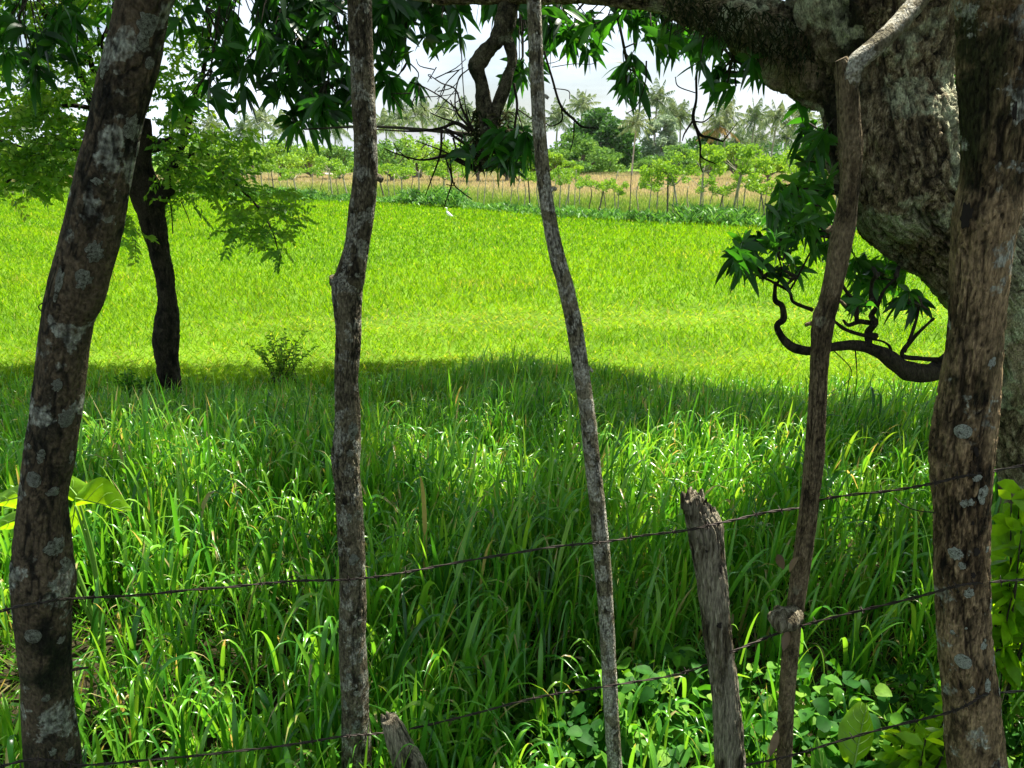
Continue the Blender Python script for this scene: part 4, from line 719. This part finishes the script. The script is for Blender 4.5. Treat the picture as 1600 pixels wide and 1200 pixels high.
bigleaf(ee, ((30, 808), (-15, 830), [(8, 8), (14, 14), (10, 10), (1, 1)], 4), YE, .05, M_broad, rr=.2)
for q in [((122, 778),), ((50, 772),), ((118, 790),), ((30, 808),)]:
    e_ = P(*q[0], YE); V, Fs = tube([eb, (eb + e_) / 2 + [0.02, 0, .05], e_], [.009, .007, .004], 8, 12); mesh('leaf_stalk', V, Fs, M_rib, ee)
BY = 1.82; b0 = P(1336, 1205, BY); bp = thing('broadleaf_seedling', 'big backlit oval leaf upright between the lopped trunk and the peeling trunk', 'plant', (b0[0], BY, float(gz(b0[0], BY))))
bigleaf(bp, ((1334, 1196), (1352, 1098), [(12, 8), (24, 20), (30, 27), (31, 26), (30, 20), (22, 12), (6, 3)], 4), BY, .06, M_broad, bow=.012, rr=.4)
bigleaf(bp, ((1290, 1240), (1276, 1152), [(8, 8), (14, 12), (16, 12), (10, 9), (1, 1)], 4), BY + .05, .05, M_vine, bow=.012, rr=.4)
V, Fs = tube([(b0[0], BY, float(gz(b0[0], BY))), P(1334, 1196, BY)], [.005, .004], 8, 6); mesh('leaf_stalk', V, Fs, M_rib, bp)

# ---------------------------------------------------------------- far fence stakes and live posts
def cloud(centres, radii, n, size, flat=1.0, hang=.0):
    B, r0 = [], []
    per_ = max(1, n // len(centres))
    for c, r in zip(centres, radii):
        d = unit(RG.normal(size=(per_, 3))); rad = r * (RG.random(per_) ** .4)[:, None]; q = np.array(c) + d * rad * [1, 1, flat]; B.append(q); r0.append(np.clip(RG.normal() * .15 + .45 + RG.normal(size=per_) * .2, 0, 1))
    B = np.concatenate(B); m = len(B); D = RG.normal(size=(m, 3)); D[:, 2] = D[:, 2] * .5 - hang
    return strips(B - unit(D) * size * .5, D, RG.uniform(.6, 1.2, m) * size, RG.uniform(.35, .6, m) * size, RG.random(m) * .4, 2, 'leaf', 0, np.concatenate(r0))
def copy_tree(o, loc, rz=0, sc=1.0):
    c = o.copy(); COL.objects.link(c); c.location = loc; c.rotation_euler = (0, 0, rz); c.scale = (sc, sc, sc) if np.isscalar(sc) else sc
    for ch in list(o.children): d = ch.copy(); COL.objects.link(d); d.parent = c
    return c
PR = {}
def proto_stake(kind):
    V, Fs = tube([(0, 0, -.1), (random.gauss(0, .02), 0, .5), (random.gauss(0, .05), random.gauss(0, .03), 1.1), (random.gauss(0, .06), 0, 1.75)], [.026, .023, .02, .015], 7, 12, .1, 10)
    return mesh('bare_stake', V, Fs, B_stake if kind == 0 else B_staked, loc=(0, 0, 0))
stk = [proto_stake(0), proto_stake(0), proto_stake(1)]
used = [False] * 3
SX = []
px_ = 10
while px_ < 1460: SX.append(px_); px_ += random.uniform(9, 17)
LIVE = [(20, .8, 0), (60, .8, 0), (412, 1.0, 0), (430, .8, 0), (468, .9, 0), (520, 1.0, 0), (545, 1.1, 0), (602, 1.0, 0), (628, .9, 0), (655, .9, 0), (690, 1, 0), (830, .85, 0), (873, .9, 0), (888, .8, 1), (905, .75, 1), (933, .95, 0), (965, .7, 0), (1012, .85, 0), (1026, .8, 1), (1042, 1.1, 0), (1063, 1.05, 0), (1092, 1.25, 0), (1098, 1.0, 1), (1118, .9, 0), (1140, 1.3, 0), (1160, .85, 1), (1182, 1.0, 0), (1198, 1.0, 0), (1228, 1.2, 0), (1262, 1.2, 0), (1300, 1.2, 0), (1345, 1.3, 0), (1395, 1.2, 0), (1440, 1.2, 0)]
for q in SX:
    if min(abs(q - l_[0]) for l_ in LIVE) < 5: continue
    yy = np.interp(q, [0, 220, 450, 590, 720, 850, 1060, 1240, 1500], [303, 303, 308, 314, 322, 334, 344, 352, 362]) + random.uniform(-5, 3) - (8 if random.random() < .25 else 0)
    g = G(q, yy); k = random.choice([0, 0, 0, 1, 1, 2]); src = stk[k]; sc = random.uniform(.75, 1.12)
    o = src if not used[k] else src.copy()
    if used[k]: COL.objects.link(o)
    used[k] = True; o.location = (g[0], g[1], 0); o.rotation_euler = (random.gauss(0, .05), random.gauss(0, .07), random.random() * 6); o.scale = (1 + .3 * random.random(), 1, sc)
    if k == 2: setp(o, 'dark thin bare pole standing in the far row of fence stakes', 'fence stake', 'dark bare stakes of the far fence')
    else: setp(o, 'pale thin bare pole standing in the far row of fence stakes', 'fence stake', 'pale bare stakes of the far fence')
def live_proto(k, h):
    t = thing('live_post', 'x', 'sapling', (0, 0, 0), 'leafy live posts of the far fence'); tx = random.gauss(0, .1)
    V, Fs = tube([(0, 0, -.1), (tx * .5, 0, h * .4), (tx, 0, h)], [.045, .035, .028], 7, 12, .1, 8); tk_ = mesh('trunk', V, Fs, B_stake if k != 3 else B_staked, t)
    C = [(tx + random.gauss(0, .38), random.gauss(0, .35), h + random.uniform(-.05, .55)) for _ in range(9)]; m2 = MB()
    for c in C: V, Fs = tube([(tx, 0, h - .1), ((tx + c[0]) / 2, c[1] / 2, (h + c[2]) / 2 - .05), c], [.018, .012, .006], 5, 6); m2.add(V, Fs)
    m2.build('twigs', B_stake, t); V, Q, r_ = cloud(C, [.26] * 9, 700, .13, .7, .2); mesh('crown', V, Q, M_live, t, r_); return t
lp = [live_proto(k, h) for k, h in enumerate((1.35, 1.5, 1.2, 1.6))]; lu = [False] * 4
ORD = ['first', 'second', 'third', 'fourth', 'fifth', 'sixth', 'seventh', 'eighth', 'ninth', 'tenth', 'eleventh', 'twelfth']
def where(px):
    if px < 200: return 'left of the leaning trunk', 0
    if px < 530: return 'right of the small dark tree', 1
    if px < 840: return 'right of the kinked trunk', 2
    if px < 1060: return 'right of the bowed middle trunk', 3
    if px < 1260: return 'right of the silvery tree', 4
    return 'behind the mango limb', 5
cnts = {}
for i_, (q, sc, beh) in enumerate(LIVE):
    yy = np.interp(q, [0, 220, 450, 590, 720, 850, 1060, 1240, 1500], [303, 303, 308, 314, 322, 334, 344, 352, 362]) + random.uniform(-2, 2) - (10 if beh else 0); g = G(q, yy)
    k = i_ % 4; sc *= random.uniform(.95, 1.1) * (1.15 if g[1] > 36 else .95)
    o = lp[k] if not lu[k] else None
    if o is None: o = copy_tree(lp[k], (g[0], g[1], 0), random.random() * 6, sc)
    else: o.location = (g[0], g[1], 0)
    o.rotation_euler = (random.gauss(0, .05), random.gauss(0, .06), random.random() * 6); o.scale = (sc * random.uniform(.75, 1.2), sc * random.uniform(.75, 1.2), sc * random.uniform(.85, 1.12))
    lu[k] = True; wh, z_ = where(q); c_ = cnts.get(z_, 0); cnts[z_] = c_ + 1
    o['label'] = f'leafy-topped live fence post, {ORD[c_]} one {wh}'

# ---------------------------------------------------------------- bushes and trees behind the meadow
def far_tree(name, label, cat, px, ytop, Yd, wpx, ybot, mat, n=2600, size=.45, style='round', trunk=True, group=None, bark=None):
    b = P(px, 270, Yd); sc = Yd / F; W_ = wpx * sc / 2; zt = P(px, ytop, Yd)[2]; zb = max(.1, P(px, ybot, Yd)[2]); t = thing(name, label, cat, (b[0], Yd, 0), group); H = zt - zb; C, Rr = [], []
    k = 34 if style != 'bush' else 22
    for _ in range(k):
        a = random.random() * 6.28; u = random.random() ** .55
        if style == 'flat': f = random.uniform(.15, 1); rad = W_ * u * (1 - .75 * max(0, f - .35) ** 1.2); z = zb + H * f * (1 - .45 * u * u)
        else: f = random.uniform(.0, 1); rad = W_ * .85 * u * math.sqrt(max(.05, 1 - (max(0, f - .35) / .68) ** 2)); z = zb + H * (.08 + .84 * f)
        C.append((b[0] + rad * math.cos(a), Yd + rad * math.sin(a), z)); Rr.append(min(W_ * .36, H * .32) * random.uniform(.6, 1.1))
    if trunk:
        m2 = MB(); V, Fs = tube([(b[0], Yd, -.2), (b[0] + .1, Yd, zb * .6), (b[0], Yd, zb + H * .35)], [W_ * .06 + .06, W_ * .05 + .05, W_ * .03 + .03], 9, 10, .08, 2); m2.add(V, Fs)
        for c in C[:14]: V, Fs = tube([(b[0], Yd, max(.3, zb * .6)), ((b[0] + c[0]) / 2, (Yd + c[1]) / 2, (zb * .6 + c[2]) / 2 + .1), c], [W_ * .03 + .03, W_ * .02 + .02, .02], 6, 6); m2.add(V, Fs)
        m2.build('trunk', bark or B_staked, t)
    V, Q, r_ = cloud(C, Rr, n, size, .75 if style != 'flat' else .4, .1); V[:, 2] = np.maximum(V[:, 2], .02); mesh('crown', V, Q, mat, t, r_); return t
far_tree('round_tree', 'large round dark green tree, biggest of the trees beyond the meadow', 'tree', 938, 172, 112, 165, 268, M_darkt, 9000, .7, 'round', bark=B_palm)
far_tree('spreading_tree', 'light green spreading tree in front of the left half of the big dark round tree', 'tree', 905, 208, 100, 150, 272, M_bush, 6000, .5, 'flat')
far_tree('silvery_tree', 'pale silvery-leaved tree standing right of the big dark round tree', 'tree', 1030, 178, 104, 62, 262, M_silver, 4200, .5, 'round')
far_tree('spreading_tree', 'low flat-topped spreading tree below the silvery tree', 'tree', 1052, 230, 96, 125, 272, M_bush, 4500, .45, 'flat')
far_tree('background_tree', 'dark green tree filling the gap right of the silvery tree', 'tree', 1098, 205, 118, 70, 268, M_darkt, 3000, .55)
far_tree('background_tree', 'dark green bush below the bare hanging twigs at centre right', 'tree', 1120, 225, 122, 80, 268, M_darkt, 2600, .55)
bs = [(395, 225, 70), (440, 218, 80), (485, 222, 74), (528, 225, 60), (610, 220, 76), (655, 214, 84), (700, 224, 74), (745, 226, 66), (790, 226, 70), (835, 232, 60), (350, 222, 80), (300, 226, 76), (60, 226, 90), (130, 230, 80), (0, 228, 90), (870, 240, 60)]
bl = ['behind the tip of the feathery branch', 'below the hanging leaf tips left of the kinked trunk', 'left of the kinked trunk above the brown log', 'touching the left edge of the kinked trunk', 'touching the right edge of the kinked trunk', 'tallest and roundest, right of the kinked trunk', 'seen through the bare hanging twigs', 'directly left of the hanging mango cluster', 'below the hanging mango cluster', 'touching the left side of the bowed middle trunk', 'behind the feathery leaves right of the small tree', 'right behind the small dark tree top', 'behind the feathery leaves left of the leaning trunk', 'touching the left edge of the leaning trunk', 'at the left edge of the view behind feathery leaves', 'directly right of the bowed middle trunk']
for (px_, yt, wd), lb in zip(bs, bl):
    far_tree('green_bush', 'rounded light green bush ' + lb, 'bush', px_, yt + random.uniform(-2, 2), random.uniform(72, 88), wd, 268, M_live if random.random() < .55 else M_bush, 1700, .36, 'bush', group='bushes beyond the meadow')
for (px_, yt, wd, lb) in [(1110, 225, 46, 'upright bright green bush left of the orange-fronded palm trunk'), (1150, 222, 52, 'tall narrow bright green bush right of the orange-fronded palm trunk'), (1250, 232, 70, 'bright green bush at the left of the mango shoots'), (1200, 246, 60, 'low olive bush under the short palm'), (1320, 235, 90, 'bright bush half hidden behind the mango shoots')]:
    far_tree('green_bush', lb, 'bush', px_, yt, random.uniform(66, 80), wd, 270, M_live, 1700, .34, 'bush', group='bushes beyond the meadow')

def palm_proto(leaf, seed, dead=False):
    rg = random.Random(seed); t = thing('coconut_palm', 'x', 'palm', (0, 0, 0), 'coconut palms beyond the meadow'); H = 10.0; bx = rg.uniform(-.6, .6)
    V, Fs = tube([(0, 0, -.2), (bx * .3, 0, H * .4), (bx, 0, H)], [.2, .14, .11], 9, 18, .05, 2); mesh('trunk', V, Fs, B_palm, t)
    mbp = MB(); mdp = MB(); nf = 20
    for k in range(nf):
        a = k * 2.4 + rg.random() * .3; el_ = math.radians(80 - 108 * (k / nf) ** .9); L_ = rg.uniform(3.0, 3.9); c0 = np.array([bx, 0, H]); dv = np.array([math.cos(a) * math.cos(el_), math.sin(a) * math.cos(el_), math.sin(el_)])
        ts_ = np.linspace(0, 1, 26); C = c0 + dv * (L_ * ts_)[:, None]; C[:, 2] -= L_ * .33 * ts_ ** 2 * (math.cos(el_) + .25)
        tgt = mdp if (dead and k > nf - 8) else mbp
        V, Fs = tube(C[::5], np.linspace(.045, .012, len(C[::5])), 4, 8, cap=False); tgt.add(V, Fs, .85)
        T_ = unit(np.gradient(C, axis=0)); sd = unit(np.cross(T_, [0, 0, 1])); B, D, Ln = [], [], []
        for q in range(3, 26):
            for s_ in (1, -1): B.append(C[q]); D.append(sd[q] * s_ + T_[q] * .55 + np.array([0, 0, -.25 - .3 * rg.random()])); Ln.append(.85 * math.sin(math.pi * min(1, .18 + ts_[q] * .78)) ** .7)
        n_ = len(B); V, Q, r_ = strips(np.array(B), np.array(D), np.array(Ln), np.full(n_, .115), np.full(n_, .55), 2, 'blade', 0, np.clip(rg.gauss(.45, .15) + RG.normal(size=n_) * .22, 0, 1)); tgt.add(V, Q, r_)
    mbp.build('crown', leaf, t)
    if dead: mdp.build('dead_fronds', M_palmd, t)
    V, Fs = [], []
    m3 = MB()
    for k in range(7):
        a = k * .9; c = np.array([bx + .22 * math.cos(a), .22 * math.sin(a), H - .25 - .1 * (k % 2)]); Vn, Fn = tube([c + [0, 0, .14], c + [0, 0, .08], c, c - [0, 0, .1], c - [0, 0, .15]], [.02, .09, .12, .08, .01], 7, 8); m3.add(Vn, Fn)
    m3.build('coconuts', M_palmd if dead else B_palm, t); return t
pp = {'g': palm_proto(M_palm, 1), 'y': palm_proto(M_palmy, 2), 'g2': palm_proto(M_palm, 3), 'd': palm_proto(M_palmy, 4, True)}; pu = {k: False for k in pp}
PL = [(378, 205, 150, 'g', 1, 'faint coconut palm behind the right fringe of the feathery leaves'), (408, 190, 140, 'y', 1, 'yellow-brown coconut palm at the tip of the feathery leaves'), (445, 198, 150, 'y', 1, 'coconut palm behind the mango leaf tips left of the kinked trunk'), (520, 200, 150, 'g', 1, 'coconut palm just left of the kinked trunk'),
      (604, 196, 135, 'y', 1, 'coconut palm touching the right edge of the kinked trunk'), (632, 186, 145, 'g2', 1, 'coconut palm second to the right of the kinked trunk'), (661, 180, 125, 'y', 1, 'yellowish coconut palm, third to the right of the kinked trunk'), (692, 182, 130, 'y', 1, 'coconut palm behind the tangle of bare hanging twigs'), (728, 178, 140, 'g', .9, 'coconut palm just left of the hanging mango limb'), (790, 186, 145, 'g2', 1, 'coconut palm just behind the hanging mango leaf cluster'), (815, 198, 165, 'g', 1, 'faint coconut palm between the hanging cluster and the bowed trunk'),
      (868, 186, 125, 'g', 1.05, 'coconut palm right next to the bowed middle trunk'), (905, 166, 130, 'y', 1, 'tall coconut palm above the left shoulder of the big dark round tree'), (990, 192, 92, 'y', .95, 'coconut palm with a bare pale trunk in front of the big dark round tree'), (1024, 156, 112, 'g', 1.05, 'tallest coconut palm, rising behind the silvery tree'), (1040, 178, 125, 'y', 1, 'coconut palm close behind the right of the tallest palm'), (1066, 184, 112, 'g2', 1, 'coconut palm between the silvery tree and the bare hanging twigs'),
      (1121, 198, 108, 'd', 1, 'coconut palm with bright orange dead fronds right of the bare twigs'), (1136, 178, 110, 'y', 1.1, 'yellowish coconut palm overlapping the orange-fronded palm'), (1176, 184, 116, 'g', 1, 'clear grey-green coconut palm standing alone against the sky'), (1209, 184, 110, 'y', 1.05, 'yellow-centred coconut palm right of the lone grey-green palm'), (1256, 184, 108, 'y', 1, 'yellowish coconut palm beside the mango leaves at right'), (1228, 214, 116, 'g2', .9, 'shorter grey coconut palm below the yellow-centred palm'), (1182, 240, 104, 'g', .75, 'shortest coconut palm, its fronds just above the live fence'),
      (1150, 222, 175, 'g', 1, 'tiny distant coconut palm below the two overlapping palms'), (1168, 224, 180, 'g2', .9, 'tiny distant coconut palm left under the lone grey-green palm'), (1192, 222, 180, 'g', .9, 'tiny distant coconut palm right under the lone grey-green palm'), (1300, 190, 120, 'g2', 1, 'coconut palm hidden behind the lopped brown trunk'), (740, 212, 175, 'g', .9, 'tiny distant coconut palm low behind the hanging limb'),
      (30, 200, 120, 'g', 1, 'coconut palm behind the feathery leaves at the left edge'), (95, 195, 120, 'y', 1, 'coconut palm behind the feathery leaves near the leaning trunk'), (290, 195, 125, 'g2', 1, 'coconut palm behind the feathery leaves right of the small tree'), (335, 200, 125, 'y', 1, 'coconut palm behind the forked branch of the small tree')]
for (px_, yc_, Yd, k, s_, lb) in PL:
    c = P(px_, yc_, Yd); hz = c[2]; src = pp[k]; sxy = s_ * Yd / 134.0; 
    loc = (c[0], Yd, 0); rz = random.random() * 6.28
    o = src if not pu[k] else copy_tree(src, loc, rz, 1)
    pu[k] = True; o.location = loc; o.rotation_euler = (0, 0, rz); o.scale = (sxy * 1.0,) * 3; o['label'] = lb
    # the trunk alone is lengthened or shortened so that the crown sits at its height
    for ch in o.children:
        if ch.name.startswith('trunk'): ch.scale = (1, 1, hz / (10 * sxy))
        else: ch.location = (0, 0, hz / sxy - 10)
# far-off wood closing the horizon
n = 26000; x = RG.uniform(-260, 260, n); h_ = 2.6 + 1.4 * fbm(np.stack([x * .05, x * 0, x * 0], -1), 4) + 1.1 ; y = RG.uniform(150, 215, n); z = RG.random(n) ** .7 * h_ * (y / 170)
V, Q, r_ = strips(np.stack([x, y, z], -1), RG.normal(size=(n, 3)), RG.uniform(.7, 1.4, n), RG.uniform(.5, .9, n), RG.random(n) * .3, 1, 'blade', 0)
setp(mesh('far_wood', V, Q, M_darkt, rnd=r_), 'low far-off line of woodland closing the horizon', 'woodland', kind='stuff')

# ---------------------------------------------------------------- small things in the fields
g = G(702, 350); eg = thing('egret', 'small white egret standing in the sunlit field before the verge', 'bird', (g[0], g[1], 0)); gx, gy = g[0], g[1]
V, Fs = tube([(gx + .15, gy, .30), (gx + .09, gy, .31), (gx, gy, .36), (gx - .06, gy, .43), (gx - .085, gy, .47), (gx - .075, gy, .55), (gx - .09, gy, .60), (gx - .13, gy, .61), (gx - .15, gy, .605)], [.006, .035, .062, .05, .024, .017, .024, .016, .008], 14, 40); mesh('body', V, Fs, M_white, eg)
V, Fs = tube([(gx - .145, gy, .605), (gx - .2, gy, .595)], [.009, .002], 6, 4); mesh('beak', V, Fs, M_beak, eg)
for s_ in (-.02, .02):
    V, Fs = tube([(gx + .01, gy + s_, .33), (gx + .03, gy + s_, .18), (gx + .01, gy + s_, 0)], [.008, .005, .005], 6, 6); mesh('leg', V, Fs, M_log, eg)
def lump(name, label, cat, px, py, rx, rz, mat, seed):
    g = G(px, py); t = np.linspace(0, np.pi, 14); a = np.linspace(0, 2 * np.pi, 22, endpoint=False); Vv = np.array([[g[0] + rx * math.sin(u) * math.cos(v), g[1] + rx * .6 * math.sin(u) * math.sin(v), rz * .6 + rz * math.cos(u)] for u in t for v in a])
    Vv += (Vv - [g[0], g[1], rz * .6]) * (.28 * fbm(Vv * 1.6 + seed, 3))[:, None]; Q = [(i_ * 22 + j, i_ * 22 + (j + 1) % 22, (i_ + 1) * 22 + (j + 1) % 22, (i_ + 1) * 22 + j) for i_ in range(13) for j in range(22)]
    return setp(mesh(name, Vv, [Q], mat, loc=(g[0], g[1], 0)), label, cat)
lump('earth_mound', 'brown earth mound in the dry meadow left of the kinked trunk', 'mound', 497, 277, 1.0, .42, M_log, 1)
lump('fallen_slab', 'pale flat stone slab lying at the right end of the brown earth mound', 'rock', 510, 275, .8, .22, M_rock, 5)
lump('boulder', 'pale grey boulder in the far meadow beside the leaning trunk at left', 'rock', 90, 266, 1.1, .6, M_rock, 9)
lump('tree_stump', 'small dark stump in the dry meadow right of the kinked trunk', 'stump', 649, 281, .35, .5, B_staked, 14)


# ---------------------------------------------------------------- air
m, N, l = newmat('haze'); out = N.new('ShaderNodeOutputMaterial'); pv = N.new('ShaderNodeVolumePrincipled'); pv.inputs['Color'].default_value = (.92, .95, 1, 1); pv.inputs['Density'].default_value = .00006; pv.inputs['Anisotropy'].default_value = .3
l(pv.outputs[0], out.inputs['Volume'])
x0, x1, y0, y1, z0, z1 = -950, 950, -950, 950, -1.2, 24
V = [(x, y, z) for x in (x0, x1) for y in (y0, y1) for z in (z0, z1)]
hz_ = mesh('haze', V, [[(0, 1, 3, 2), (4, 6, 7, 5), (0, 4, 5, 1), (2, 3, 7, 6), (0, 2, 6, 4), (1, 5, 7, 3)]], m, smooth=False); setp(hz_, 'pale humid air softening the far palms', 'haze', kind='stuff')
